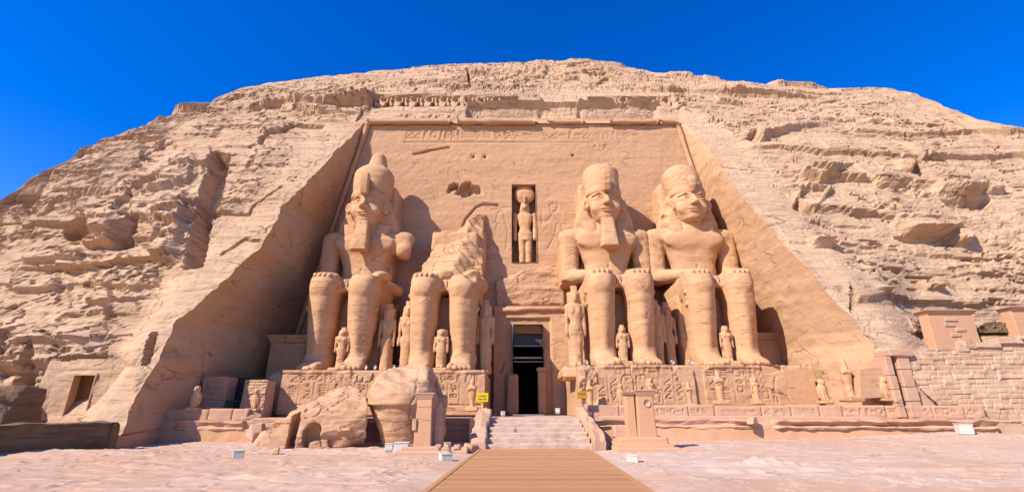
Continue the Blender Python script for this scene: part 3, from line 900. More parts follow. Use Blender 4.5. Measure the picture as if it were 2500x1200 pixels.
# thicker lower jamb remains
rj = random.Random(3)
m = MB()
m.box(DX - DW - .55, DX - DW + .42, 43.1, 44.3, -.3, 3.0, .12, (.05, .0), .06, rj)
m.build('jamb_stump', M_wall, facade)
m = MB()
m.box(DX + DW - .55, DX + DW + .12, 43.0, 44.3, -.3, 3.25, .05); m.box(DX + DW - .65, DX + DW + .22, 42.9, 44.3, 3.25, 3.6, .08)
m.build('jamb_pillar', M_wall, facade)
# niche lining
m = MB()
yb0, yb1 = float(back_y(NZ0)), float(back_y(NZ1))
D_ = 1.75
V = [(NX0, yb0 - .1, NZ0), (NX1, yb0 - .1, NZ0), (NX1, yb1 - .05, NZ1), (NX0, yb1 - .05, NZ1), (NX0, yb1 + D_, NZ0), (NX1, yb1 + D_, NZ0), (NX1, yb1 + D_, NZ1), (NX0, yb1 + D_, NZ1)]
m.add(V, [(0, 4, 5, 1), (3, 2, 6, 7), (0, 3, 7, 4), (1, 5, 6, 2), (4, 7, 6, 5)])
m.build('niche', M_wall, facade)


# ------------------------------------------------------------------ sculpting: distance fields turned into meshes
def smin(a, b, k):
    if k <= 0: return np.minimum(a, b)
    h = np.maximum(k - np.abs(a - b), 0) / k
    return np.minimum(a, b) - h * h * k * .25

class Field:
    def __init__(s, lo, hi, h):
        s.h = h; s.lo = np.array(lo, float)
        s.ax = [np.arange(lo[i], hi[i] + h, h).astype(np.float32) for i in range(3)]
        s.d = np.full([len(a) for a in s.ax], 2.0, np.float32)
    def sl(s, lo, hi, pad):
        r = []
        for i in range(3):
            a, b = np.searchsorted(s.ax[i], (lo[i] - pad, hi[i] + pad)); r.append(slice(int(a), int(b)))
        r = tuple(r)
        g = [s.ax[0][r[0]][:, None, None], s.ax[1][r[1]][None, :, None], s.ax[2][r[2]][None, None, :]]
        return r, g
    def put(s, r, v, k, cut):
        if s.d[r].size == 0: return
        if cut: s.d[r] = -smin(-s.d[r], v, k)
        else: s.d[r] = smin(s.d[r], v, k)
    def ell(s, c, r, k=0.0, cut=False):
        c = np.array(c, float); r = np.array(r, float)
        sl, (x, y, z) = s.sl(c - r, c + r, k + 4 * s.h)
        q = np.sqrt(((x - c[0]) / r[0]) ** 2 + ((y - c[1]) / r[1]) ** 2 + ((z - c[2]) / r[2]) ** 2)
        g = np.sqrt(((x - c[0]) / r[0] ** 2) ** 2 + ((y - c[1]) / r[1] ** 2) ** 2 + ((z - c[2]) / r[2] ** 2) ** 2) + 1e-4
        s.put(sl, (q * (q - 1) / g).astype(np.float32), k, cut)
        return s
    def cone(s, a, b, ra, rb, k=0.0, cut=False):
        a = np.array(a, float); b = np.array(b, float); R = max(ra, rb)
        sl, (x, y, z) = s.sl(np.minimum(a, b) - R, np.maximum(a, b) + R, k + 4 * s.h)
        e = b - a; L = (e * e).sum()
        t = np.clip(((x - a[0]) * e[0] + (y - a[1]) * e[1] + (z - a[2]) * e[2]) / L, 0, 1)
        d = np.sqrt((x - a[0] - t * e[0]) ** 2 + (y - a[1] - t * e[1]) ** 2 + (z - a[2] - t * e[2]) ** 2) - (ra + (rb - ra) * t)
        s.put(sl, d.astype(np.float32), k, cut)
        return s
    def box(s, c, hf, rnd=.1, rot=None, k=0.0, cut=False):
        c = np.array(c, float); hf = np.array(hf, float)
        R = np.eye(3) if rot is None else np.array(rot)
        ext = np.abs(R) @ hf
        sl, (x, y, z) = s.sl(c - ext, c + ext, k + 4 * s.h)
        p = [x - c[0], y - c[1], z - c[2]]
        q = []
        for i in range(3):
            l = R[0, i] * p[0] + R[1, i] * p[1] + R[2, i] * p[2]
            q.append(np.abs(l) - hf[i] + rnd)
        d = np.sqrt(np.maximum(q[0], 0) ** 2 + np.maximum(q[1], 0) ** 2 + np.maximum(q[2], 0) ** 2) + np.minimum(np.maximum(q[0], np.maximum(q[1], q[2])), 0) - rnd
        s.put(sl, d.astype(np.float32), k, cut)
        return s
    def loft(s, ax, st, n=2.4, k=0.0, cut=False):
        """st rows: (pos, c1, c2, r1, r2) along axis ax; c1/c2 are the other two axes in x,y,z order"""
        st = np.array(st, float); o = [i for i in range(3) if i != ax]
        lo = np.zeros(3); hi = np.zeros(3)
        lo[ax], hi[ax] = st[0, 0], st[-1, 0]
        for j, i in enumerate(o):
            lo[i] = (st[:, 1 + j] - st[:, 3 + j]).min(); hi[i] = (st[:, 1 + j] + st[:, 3 + j]).max()
        sl, g = s.sl(lo, hi, k + 4 * s.h)
        t = g[ax].ravel()
        if t.size == 0: return s
        # smooth interpolation
        fine = np.linspace(st[0, 0], st[-1, 0], 200)
        cols = []
        for j in range(1, 5):
            v = np.interp(fine, st[:, 0], st[:, j])
            w = np.convolve(np.pad(v, 6, 'edge'), np.ones(13) / 13, 'valid')
            sh = [1, 1, 1]; sh[ax] = -1
            cols.append(np.interp(t, fine, w).reshape(sh).astype(np.float32))
        a = np.abs(g[o[0]] - cols[0]) / cols[2]; b = np.abs(g[o[1]] - cols[1]) / cols[3]
        q = (a ** n + b ** n) ** (1.0 / n)
        d = (q - 1) * np.minimum(cols[2], cols[3])
        d = np.maximum(d, np.maximum(st[0, 0] - g[ax], g[ax] - st[-1, 0]))
        s.put(sl, d.astype(np.float32), k, cut)
        return s
    def plane_cut(s, p, n, wob=0.0, sd=0, sc=.6):
        """remove everything on the side the normal points to"""
        n = np.array(n, float); n /= np.linalg.norm(n)
        x, y, z = s.ax[0][:, None, None], s.ax[1][None, :, None], s.ax[2][None, None, :]
        d = (x - p[0]) * n[0] + (y - p[1]) * n[1] + (z - p[2]) * n[2]
        if wob:
            d = d + wob * (np.sin(x * sc * 2.1 + sd) * np.cos(z * sc * 1.7 + 2 * sd) + .6 * np.sin(y * sc * 3.1 + z * sc * 2.3 + 3 * sd) + .4 * np.sin(x * sc * 5.3 + y * sc * 4.1 + z * sc * 4.7))
        s.d = np.maximum(s.d, d.astype(np.float32))
        return s
    def mesh(s):
        d = s.d
        for i in range(3):
            idx = [slice(None)] * 3
            for e in (0, -1):
                idx[i] = e; d[tuple(idx)] = np.maximum(d[tuple(idx)], s.h * .5)
        ins = d < 0
        nx, ny, nz = d.shape
        c = np.zeros((nx - 1, ny - 1, nz - 1), np.int8)
        for a in (0, 1):
            for b in (0, 1):
                for e in (0, 1):
                    c += ins[a:nx - 1 + a, b:ny - 1 + b, e:nz - 1 + e]
        act = (c > 0) & (c < 8)
        I = np.argwhere(act)
        vid = np.full(act.shape, -1, np.int64); vid[act] = np.arange(len(I))
        acc = np.zeros((len(I), 3)); cnt = np.zeros(len(I))
        cor = [(a, b, e) for a in (0, 1) for b in (0, 1) for e in (0, 1)]
        val = {q: d[I[:, 0] + q[0], I[:, 1] + q[1], I[:, 2] + q[2]].astype(float) for q in cor}
        for q in cor:
            for axx in range(3):
                if q[axx] == 0:
                    q2 = list(q); q2[axx] = 1; q2 = tuple(q2)
                    v0, v1 = val[q], val[q2]
                    m = (v0 < 0) != (v1 < 0)
                    t = np.where(m, v0 / np.where(m, v0 - v1, 1), 0)
                    for i in range(3):
                        acc[:, i] += np.where(m, q[i] + (t if i == axx else 0), 0)
                    cnt += m
        V = s.lo + (I + acc / cnt[:, None]) * s.h
        Fs = []
        for axx in range(3):
            o1, o2 = [(1, 2), (2, 0), (0, 1)][axx]
            A = [slice(None)] * 3; B = [slice(None)] * 3
            A[axx] = slice(0, -1); B[axx] = slice(1, None)
            e = ins[tuple(A)] != ins[tuple(B)]
            E = np.argwhere(e)
            E = E[(E[:, o1] > 0) & (E[:, o2] > 0) & (E[:, o1] < d.shape[o1] - 1) & (E[:, o2] < d.shape[o2] - 1)]
            def g(da, db):
                J = E.copy(); J[:, o1] -= da; J[:, o2] -= db
                return vid[J[:, 0], J[:, 1], J[:, 2]]
            Q = np.stack([g(1, 1), g(0, 1), g(0, 0), g(1, 0)], -1)
            flip = ~ins[E[:, 0], E[:, 1], E[:, 2]]
            Q[flip] = Q[flip][:, ::-1]
            Fs.append(Q)
        F = np.concatenate(Fs)
        F = F[(F >= 0).all(1)]
        return V, F

def weather(V, F, seed, amp=.05, bed=.03, off=(0, 0, 0), relax=1):
    """erode a sculpted surface: bedding ridges, dents and grain; returns verts and a tint"""
    for _ in range(relax):
        acc = np.zeros_like(V); cnt = np.zeros(len(V))
        for k in range(4):
            for m in (1, 3):
                j = F[:, (k + m) % 4]
                for c in range(3): acc[:, c] += np.bincount(F[:, k], V[j, c], len(V))
                cnt += np.bincount(F[:, k], minlength=len(V))
        V = V * .5 + .5 * acc / cnt[:, None]
    N = vert_normals(V, F)
    x, y, z = (V + np.array(off)).T
    w = z + .15 * fbm(x * .3, y * .3, z * .3, 2, seed)
    d = amp * fbm(x * .5, y * .5, z * .9, 4, seed + 1) + amp * .4 * fbm(x * 2, y * 2, z * 3.5, 3, seed + 2)
    k = np.floor(w / .42); fr = w / .42 - k
    d += bed * vnoise(k * 3.3, x * .3, y * .3, seed + 3)
    cr = np.abs(fbm(x * .25, y * .25, z * .5, 3, seed + 4) - .1)
    d -= amp * 1.2 * sstep(.03, 0, cr)
    t = .35 * fbm(x * .3, y * .3, z * 1.4, 4, seed + 5) + .5 * sstep(.03, 0, cr) + .25 * vnoise(k * 3.3, x * .2, y * .2, seed + 6)
    return V + N * d[:, None], np.clip(t, 0, 1)

def settle(V):
    V = V.copy(); V[:, 2] = np.where(V[:, 2] > 7.75, 7.75 + (V[:, 2] - 7.75) * .912, V[:, 2])
    return V

def carve(name, f, mat, parent, origin, seed, amp=.05, bed=.03, relax=1, smooth=True, fit=False):
    V, F = f.mesh()
    if fit: V = settle(V)
    V, t = weather(V, F, seed, amp, bed, origin, relax)
    return mesh_obj(name, V, F, mat, parent, smooth, attr=t, loc=True)

def rot_xyz(rx=0, ry=0, rz=0):
    cx, sx, cy, sy, cz, sz = cos(rx), sin(rx), cos(ry), sin(ry), cos(rz), sin(rz)
    A = np.array([[1, 0, 0], [0, cx, -sx], [0, sx, cx]]); B = np.array([[cy, 0, sy], [0, 1, 0], [-sy, 0, cy]]); C = np.array([[cz, -sz, 0], [sz, cz, 0], [0, 0, 1]])
    return C @ B @ A

YF = 35.3                                      # where the toes stand
# ------------------------------------------------------------------ the four seated colossi
def legs(f, h):
    for s in (-1, 1):
        cx = 1.58 * s
        f.loft(2, [(0.15, cx, 3.0, 1.0, 1.2), (.9, cx, 2.95, .98, 1.1), (2.2, cx, 2.85, 1.02, 1.2), (4.2, cx, 2.7, 1.10, 1.42), (5.6, cx, 2.5, 1.13, 1.42), (6.6, cx, 2.35, 1.17, 1.4), (7.4, cx, 2.45, 1.15, 1.35), (7.66, cx, 2.6, 1.0, 1.2)], 2.7)
        f.ell((cx, 1.12, 6.5), (.62, .25, .6), .35)                                            # knee cap
        f.cone((cx - .1 * s, 1.32, 5.4), (cx, 1.78, 1.4), .2, .12, .5)                         # shin ridge
        f.loft(1, [(.75, cx + .06 * s, .22, .86, .34), (1.5, cx, .42, .84, .55), (2.4, cx, .75, .8, .95), (3.4, cx, .9, .8, 1.2), (4.0, cx, .6, .7, .7)], 2.2, .5)   # foot
        for i, (tx, ty, r) in enumerate(((-.66, .28, .27), (-.27, .18, .21), (.06, .3, .19), (.37, .46, .18), (.64, .68, .17))):
            x = cx + tx * s
            f.cone((x, ty + 1.0, r * 1.5), (x, ty + .15, r), r * 1.15, r, .08)
        f.loft(1, [(2.3, cx, 6.45, 1.15, 1.15), (5, cx, 6.4, 1.2, 1.25), (8, cx * .95, 6.4, 1.35, 1.35)], 3, .2)
        f.ell((cx - .72 * s, 2.9, 1.15), (.35, .45, .4), .25); f.ell((cx + .72 * s, 2.9, 1.05), (.35, .45, .4), .25)
    f.box((0, 5.0, 6.95), (2.5, 2.85, .5), .2, None, .35)                                      # kilt across the lap
    f.box((0, 2.75, 7.05), (1.2, .5, .38), .12, None, .15)
    for k in range(-4, 5):
        f.box((k * .24, 2.2, 7.05), (.035, .1, .34), .01, None, 0, True)
    for s in (-1, 1):
        for zz in (5.0, 6.0): f.ell((1.58 * s + 1.2 * s, 2.2, zz), (.1, .3, .2), 0)

def hand(f, s):
    f.loft(1, [(1.7, 1.62 * s, 7.72, .82, .20), (2.4, 1.66 * s, 7.82, .86, .27), (3.4, 1.75 * s, 7.92, .66, .34)], 2.6, .15)
    for i in range(4):
        x = 1.62 * s + (-.58 + .385 * i)
        f.cone((x, 1.95, 7.70), (x, 1.25 + .08 * abs(i - 1.5), 7.60), .155, .15, .04)
        f.cone((x, 1.25 + .08 * abs(i - 1.5), 7.60), (x, 1.1 + .08 * abs(i - 1.5), 7.5), .15, .12, .05)
    f.cone((1.0 * s, 3.0, 7.8), (.72 * s, 2.0, 7.66), .2, .17, .1)

def torso(f, arms=(1, 1)):
    f.loft(2, [(7.0, 0, 7.2, 2.2, 1.6), (8.2, 0, 7.15, 2.0, 1.5), (9.8, 0, 7.15, 2.0, 1.48), (11.4, 0, 7.1, 2.5, 1.62), (12.6, 0, 7.1, 3.05, 1.62), (13.4, 0, 7.2, 3.05, 1.45), (14.0, 0, 7.2, 2.1, 1.1)], 3.0)
    for s in (-1, 1):
        f.ell((1.3 * s, 5.72, 12.2), (1.4, .30, .8), .5)
        f.ell((3.3 * s, 7.15, 12.95), (1.05, 1.05, .9), .6)
    f.ell((0, 5.62, 9.4), (.10, .2, .12), .0, True)
    f.cone((0, 5.55, 8.9), (0, 5.35, 11.0), .07, .05, .25, True)
    f.cone((0, 6.7, 13.2), (0, 6.4, 15.0), 1.25, 1.15, .5)
    for s, full in zip((-1, 1), arms):
        if full == 1:
            f.loft(2, [(8.2, 3.4 * s, 7.15, .80, .86), (9.0, 3.4 * s, 7.15, .84, .95), (11.0, 3.4 * s, 7.15, .88, .98), (12.8, 3.36 * s, 7.15, .92, 1.0), (13.3, 3.3 * s, 7.15, .8, .85)], 2.8, .2)
            f.cone((3.38 * s, 7.2, 8.65), (1.9 * s, 3.7, 7.95), .82, .5, .2)
            f.box((3.3 * s, 8.9, 10.5), (.9, 1.0, 2.4), .2, None, .1)
            hand(f, s)
        else:
            f.cone((3.38 * s, 7.1, 12.75), (3.6 * s, 6.6, 11.7), 1.05, .95, .4)
    f.box((0, 8.9, 12.5), (2.3, 1.3, 5.5), .25, None, .1)                                      # slab behind the body

def throne_parts(root, o, seed, z_back=19.3):
    f = Field((-3.6, 3.2, -.2), (3.6, 10.2, 7.0), .12)
    f.box((0, 6.9, 3.0), (2.85, 3.1, 3.25), .12)
    f.box((0, 4.3, 3.0), (2.2, .55, 3.3), .1)
    f.box((0, 9.4, 5.8), (2.9, .7, .9), .15)
    carve('throne', f, M_statue, root, o, seed, .05, .03)
    f = Field((-2.7, 7.4, 12.0), (2.7, 11.2, z_back + .6), .12)
    f.loft(2, [(12.2, 0, 8.9, 2.3, 1.5), (17, 0, 8.9, 2.2, 1.45), (z_back - .3, 0, 9.0, 2.1, 1.4), (z_back, 0, 9.0, 2.0, 1.3)], 9)
    carve('back_pillar', f, M_statue, root, o, seed + 1, .07, .03, fit=True)

def head_parts(root, o, seed, crown='stump', beard=True, uraeus='short', worn=0):
    # face, ears, headcloth
    f = Field((-3.4, 3.6, 11.0), (3.4, 8.6, 18.6), .065)
    f.loft(2, [(13.95, 0, 5.8, .62, .8), (14.2, 0, 5.7, .92, 1.0), (14.7, 0, 5.75, 1.16, 1.2), (15.4, 0, 5.85, 1.40, 1.38), (16.2, 0, 5.95, 1.54, 1.46), (17.0, 0, 6.05, 1.56, 1.46), (17.9, 0, 6.15, 1.5, 1.36)], 2.25)
    f.ell((0, 4.98, 14.42), (.5, .36, .34), .3)                              # chin
    for s in (-1, 1):
        f.ell((.86 * s, 5.0, 15.35), (.5, .4, .55), .35)                     # cheek
        f.ell((.69 * s, 4.46, 16.22), (.50, .20, .20), .10, True)            # socket
        f.ell((.69 * s, 4.84, 16.2), (.46, .25, .18), .03)                  # eye
        f.cone((.24 * s, 4.62, 16.30), (.68 * s, 4.56, 16.48), .04, .045, .03); f.cone((.68 * s, 4.56, 16.48), (1.2 * s, 4.86, 16.28), .04, .035, .03)
        f.cone((.24 * s, 4.56, 16.64), (.72 * s, 4.52, 16.84), .07, .07, .12); f.cone((.72 * s, 4.52, 16.84), (1.34 * s, 4.95, 16.62), .07, .05, .12)
        f.ell((.24 * s, 4.36, 15.62), (.19, .24, .15), .08)                    # nostril wing
        f.ell((1.72 * s, 5.6, 15.95), (.34, .24, .64), .04, False); f.ell((1.80 * s, 5.38, 16.0), (.17, .14, .4), .04, True)
    f.cone((0, 4.56, 16.55), (0, 4.05, 15.72), .17, .26, .12)                # nose
    f.ell((0, 4.50, 15.13), (.60, .19, .11), .05); f.ell((0, 4.53, 14.88), (.5, .19, .12), .05)
    f.cone((-.6, 4.48, 15.01), (.6, 4.48, 15.01), .05, .05, .04, True)
    # brow band
    f.loft(2, [(17.02, 0, 6.15, 1.70, 1.60), (17.3, 0, 6.15, 1.74, 1.64), (17.75, 0, 6.2, 1.68, 1.6)], 2.2, .04)
    # headcloth: wings behind the ears and two lappets
    f.loft(2, [(12.9, 0, 7.3, 2.75, .6), (13.4, 0, 7.2, 3.0, .8), (14.3, 0, 7.0, 2.85, .9), (15.6, 0, 6.9, 2.45, .95), (16.6, 0, 6.85, 2.1, 1.05), (17.3, 0, 6.8, 1.8, 1.2), (17.8, 0, 6.8, 1.5, 1.2)], 3.6, .05)
    for s in (-1, 1):
        f.loft(2, [(11.35, 1.2 * s, 5.72, .46, .25), (12.4, 1.28 * s, 5.78, .52, .32), (13.4, 1.42 * s, 6.05, .62, .5), (14.3, 1.6 * s, 6.5, .7, .8)], 4, .1)
    if worn == 1:
        f.plane_cut((2.3, 6, 14.2), (1, -.5, -.25), .12, seed)
    if worn == 2:                                                            # broken headcloth on the viewer's left
        f.ell((-2.2, 5.8, 15.9), (.6, .8, .9), .15, True); f.ell((-2.3, 6.0, 14.9), (.45, .7, .5), .1, True)
    head = carve('head', f, M_statue, root, o, seed, .025, .012, 0, fit=True)
    if beard:
        f = Field((-1.1, 3.7, 10.6), (1.1, 6.6, 14.6), .07)
        f.loft(2, [(10.95, 0, 4.5, .76, .5), (11.1, 0, 4.5, .80, .54), (12.6, 0, 4.68, .68, .5), (14.2, 0, 5.0, .56, .46)], 5)
        f.box((0, 5.35, 12.6), (.3, .8, 1.5), .1)
        carve('beard', f, M_statue, root, o, seed + 2, .04, .02, fit=True)
    # crown
    if crown == 'stump':
        f = Field((-2.4, 4.2, 17.2), (2.4, 9.4, 21.6), .08)
        f.loft(2, [(17.35, 0, 6.45, 1.66, 1.66), (18.2, 0, 6.55, 1.72, 1.74), (19.3, 0, 6.7, 1.76, 1.8), (20.1, 0, 6.8, 1.74, 1.78), (20.6, 0, 6.85, 1.62, 1.64), (20.95, 0, 6.9, 1.25, 1.25), (21.1, 0, 6.9, .7, .7)], 2.2)
        f.plane_cut((0, 6.9, 20.95), (.08, -.1, 1), .07, seed)
        f.ell((1.1, 5.3, 20.6), (.35, .5, .3), .2, True)
    elif crown == 'low':
        f = Field((-2.4, 4.2, 17.2), (2.4, 9.4, 21.6), .08)
        f.loft(2, [(17.35, 0, 6.5, 1.58, 1.62), (18.2, 0, 6.6, 1.7, 1.72), (19.3, -.1, 6.8, 1.72, 1.8), (20.3, -.15, 6.95, 1.6, 1.7), (20.75, -.15, 7.0, 1.3, 1.4), (20.95, -.15, 7.0, .7, .8)], 2.2)
        f.plane_cut((1.4, 5.3, 19.9), (1, -.7, .5), .12, seed)
    else:
        f = Field((-2.5, 4.0, 17.2), (2.5, 9.6, 24.2), .08)
        f.loft(2, [(17.35, 0, 6.45, 1.68, 1.66), (18.4, 0, 6.55, 1.82, 1.82), (19.6, 0, 6.7, 1.92, 1.92), (20.4, 0, 6.8, 1.86, 1.86), (21.0, 0, 6.9, 1.5, 1.5), (21.3, 0, 6.95, 1.1, 1.1)], 2.2)
        f.loft(2, [(20.6, .05, 7.0, 1.35, 1.3), (21.3, .1, 7.05, 1.0, 1.0), (22.2, .12, 7.1, .82, .82), (22.9, .12, 7.1, .66, .66), (23.25, .12, 7.1, .4, .4)], 2.2, .25)
        f.cone((-1.6, 5.75, 20.95), (1.5, 5.6, 20.95), .1, .1, .1, True)
    carve('crown', f, M_statue, root, o, seed + 3, .035, .02, fit=True)
    # cobra on the brow
    f = Field((-.8, 3.6, 16.5), (.8, 6.2, 20.2), .06)
    if uraeus == 'tall':
        f.loft(2, [(16.9, 0, 4.25, .34, .3), (17.6, 0, 4.05, .40, .34), (18.3, 0, 3.98, .44, .34), (18.9, 0, 3.98, .42, .34), (19.1, 0, 4.0, .38, .3)], 5)
        f.box((0, 5.1, 18.2), (.16, .7, .8), .05)
    else:
        f.loft(2, [(16.95, 0, 4.5, .2, .22), (17.5, 0, 4.32, .32, .26), (18.2, 0, 4.3, .44, .24), (18.7, 0, 4.45, .34, .2)], 3)
        f.box((0, 5.0, 17.9), (.18, .6, .6), .05)
    carve('cobra', f, M_statue, root, o, seed + 4, .03, .02, fit=True)

def colossus(cx, z, label, seed, kind):
    o = (cx, YF, z)
    root = thing('colossus', label, 'statue', o, 'seated colossi in front of the facade')
    f = Field((-4.9, -.2, -.02), (4.9, 10.4, 15.2), .09)
    legs(f, .09)
    if kind == 'broken':
        # what is left of the trunk: a raking mass of rock from the lap to the back slab
        g = Field((-4.6, 3.2, 6.4), (3.4, 10.8, 17.0), .09)
        g.box((-.6, 8.2, 11.2), (3.5, 2.4, 5.2), .05)
        g.plane_cut((-.7, 8, 13.2), (-.72, -.12, .69), .12, 2, .6)
        g.plane_cut((.5, 6.4, 10.6), (-.18, -.90, .42), .08, 4, .6)
        g.plane_cut((1.2, 7.4, 12.5), (.45, -.85, .30), .14, 5, .9)
        g.plane_cut((2.72, 8, 12), (1, -.12, .06), .10, 6, .9)
        g.plane_cut((-3.4, 8, 8), (-1, -.2, .3), .2, 7, .9)
        V, F = g.mesh(); V, t = weather(V, F, seed + 9, .06, .05, o, 0)
        N = vert_normals(V, F)
        V = V + N * (.13 * fbm(V[:, 0] * .35, V[:, 1] * .35, V[:, 2] * .4, 2, 78) - .09 * sstep(.04, 0, np.abs(fbm(V[:, 0] * .3, V[:, 1] * .3, V[:, 2] * .35, 3, 79))))[:, None]
        mesh_obj('rock_stump', V, F, M_statue, root, False, attr=t, loc=True)
        f.box((0, 8.4, 7.6), (2.7, 1.4, 1.2), .2, None, .2)
        f.ell((-.5, 4.2, 8.1), (1.2, 1.0, .6), .4)
        pass
        hand(f, -1)
        f.cone((2.6, 5.2, 7.6), (1.9, 2.4, 7.7), .8, .5, .3); f.ell((2.4, 2.2, 7.9), (.5, .6, .35), .2)
        f.ell((2.4, 1.4, 7.6), (.7, .6, .5), .2, True)
    else:
        torso(f, (1, 1) if kind != 'crowned' else (1, 0))
        if kind == 'crowned':
            f.plane_cut((4.05, 7, 12.0), (1, .2, -.25), .10, 4, .9)
            f.ell((2.6, 3.2, 7.9), (.8, 1.1, .5), .3); f.cone((3.0, 7.0, 7.6), (2.2, 4.5, 7.6), .6, .5, .3)
    V, F = f.mesh()
    if kind != 'broken': V = settle(V)
    V, t = weather(V, F, seed, .032, .013, o, 0)
    if kind == 'broken':
        m = (V[:, 2] > 7.9)
        N = vert_normals(V, F)
        V = V + N * (m * sstep(7.9, 8.8, V[:, 2]) * (.38 * fbm(V[:, 0] * .45, V[:, 1] * .45, V[:, 2] * .6, 4, 77)))[:, None]
    mesh_obj('body', V, F, M_statue, root, True, attr=t, loc=True)
    throne_parts(root, o, seed + 20, 19.6 if kind != 'broken' else 14.2)
    if kind == 'crowned': head_parts(root, o, seed + 40, 'tall', True, 'tall', 0)
    if kind == 'bearded': head_parts(root, o, seed + 40, 'stump', True, 'tall', 0)
    if kind == 'bare': head_parts(root, o, seed + 40, 'low', False, 'short', 2)
    return root

ZL, ZR = 2.72, 3.08
colossus(-13.65, ZL, 'seated colossus at the far left, wearing a tall crown with a knob on top', 200, 'crowned')
colossus(-5.5, ZL, 'broken colossus without head or chest, only its legs and a jagged rock stump left', 300, 'broken')
colossus(8.78, ZR, 'seated bearded colossus just right of the dark doorway, with a rounded flat crown', 400, 'bearded')
colossus(16.85, ZR, 'seated colossus at the far right, its beard broken off and its headcloth chipped', 500, 'bare')

# ------------------------------------------------------------------ pedestals with carved inscriptions
PY = 34.5
def px_x(px, py, Y): return at(px, py, Y)[0]

def pedestal(label, x0, x1, z1, seed, notch=None):
    root = thing('statue_pedestal', label, 'pedestal', ((x0 + x1) / 2, PY, 0), 'pedestals under the colossi')
    m = MB()
    m.box(x0, x1, PY + .22, 45.2, -.5, z1 - .03, .12)
    m.build('block', M_wall, root)
    p = Panel(x0, x1, -.3, z1 - .02, .055)
    p.rough(.05, .5, seed); p.rough(.03, 2.0, seed + 1, 4, 1.5)
    p.t += .35 * fbm(p.U * .5, p.V * 1.0, 0, 4, seed + 2)
    p.d += .10 * sstep(.04, -.04, np.abs(p.V - (z1 - .12)) - .12)
    p.d *= 1
    return root, p

def finish_pedestal(root, p, z1, seed, chips=()):
    e = .25 * np.exp(-((p.V - z1) / .18) ** 2) * np.clip(fbm(p.U * 1.3, p.V * 0, 0, 4, seed + 5) + .2, 0, 1)
    p.d -= e * 1.4
    for (u, v, a, b, dep) in chips:
        q = np.hypot((p.U - u) / a, (p.V - v) / b) + .35 * fbm(p.U * 1.5, p.V * 1.5, 0, 3, seed + 6)
        p.d -= dep * sstep(1.1, .8, q)
    # fold the top edge back over the block
    def fn(U, V, D):
        Y = PY - D + .10 * (V / z1)
        return np.stack([U, Y, V], -1)
    p.build('inscribed_face', fn, M_wall, root)
    m = MB()
    n = 60
    us = np.linspace(p.u[0], p.u[-1], n)
    V, Fq = [], []
    top = p.v[-1]
    for i, u in enumerate(us):
        k = min(int((u - p.u[0]) / p.step), p.nu - 1)
        yf = PY - p.d[-1, k] + .10 * (top / z1)
        V += [(u, yf, top), (u, PY + .5, top + .02)]
    for i in range(n - 1): Fq.append((2 * i, 2 * i + 2, 2 * i + 3, 2 * i + 1))
    m.add(V, Fq); m.build('top_edge', M_wall, root)

rng = random.Random(21)
lx0, lx1 = px_x(690, 905, PY), px_x(1184, 905, PY)
root, p = pedestal('long carved pedestal under the two left colossi, half hidden by the fallen blocks', lx0, lx1, ZL, 600)
p.text_row(lx0 + .6, lx1 - .3, ZL - .6, .62, .05, .10, rng, .95)
u = lx0 + .9
while u < lx1 - 1.4:
    p.text_col(u, .5, ZL - .95, .56, .05, .10, rng); p.seg((u + .42, .4), (u + .42, ZL - .9), .035, .06); u += rng.choice([.85, .95, 1.05])
p.seg((lx0 + .5, .35), (lx1 - .2, .35), .05, .1)
finish_pedestal(root, p, ZL, 600, ((px_x(880, 905, PY), ZL, .9, .35, .5), (px_x(925, 900, PY), ZL - .1, .45, .6, .8)))
m = MB(); rj = random.Random(8)
m.box(px_x(640, 905, PY), lx0 + .1, PY + .5, 44.5, -.4, ZL - .12, .3, (.05, 0), .03, rj)
m.build('plain_corner', M_wall, root)

rx0, rx1 = px_x(1412, 895, PY), px_x(1982, 890, PY)
root, p = pedestal('long carved pedestal under the two right colossi, with two large cartouches', rx0, rx1, ZR, 640)
xs = lambda q: px_x(q, 950, PY)
p.text_row(xs(1485), xs(1690), ZR - .5, .6, .05, .10, rng)
p.text_row(xs(1730), xs(1900), ZR - .55, .6, .05, .10, rng)
for q in (1535, 1570):
    p.cartouche((xs(q), 1.75), .42, .62, .05, .12, rng)
for q in (1470, 1500, 1605, 1632, 1660, 1745, 1775, 1810, 1840, 1870):
    p.text_col(xs(q), .6, ZR - .9, .55, .05, .10, rng)
for q in (1485, 1515, 1590, 1620, 1648, 1735, 1760, 1795, 1828, 1858, 1895):
    p.seg((xs(q), .5), (xs(q), ZR - .85), .035, .06)
for q in (1550, 1612, 1750, 1890):                                    # bound captives and plants in shallow relief
    p.line([(xs(q) - .1, .55), (xs(q), 1.1), (xs(q) + .12, 1.0), (xs(q) + .2, .5)], .05, .09); p.ring((xs(q), 1.25), .12, .12, .04, .09)
p.line([(xs(1900), 2.2), (xs(1890), 1.2), (xs(1925), .9)], .06, .1)
g = (p.U > xs(1700)) & (p.U < xs(1722))
p.d = np.where(g, -.75, p.d)
p.d = np.where((p.U > xs(1925)), p.d * .3, p.d)
p.d = np.where(p.U < xs(1460), .35 * fbm(p.U * 1.2, p.V * .9, 3, 4, 649), p.d)
finish_pedestal(root, p, ZR, 640, ((xs(1700), ZR, 1.0, .3, .5), (xs(1890), ZR - .3, .7, .3, .3)))

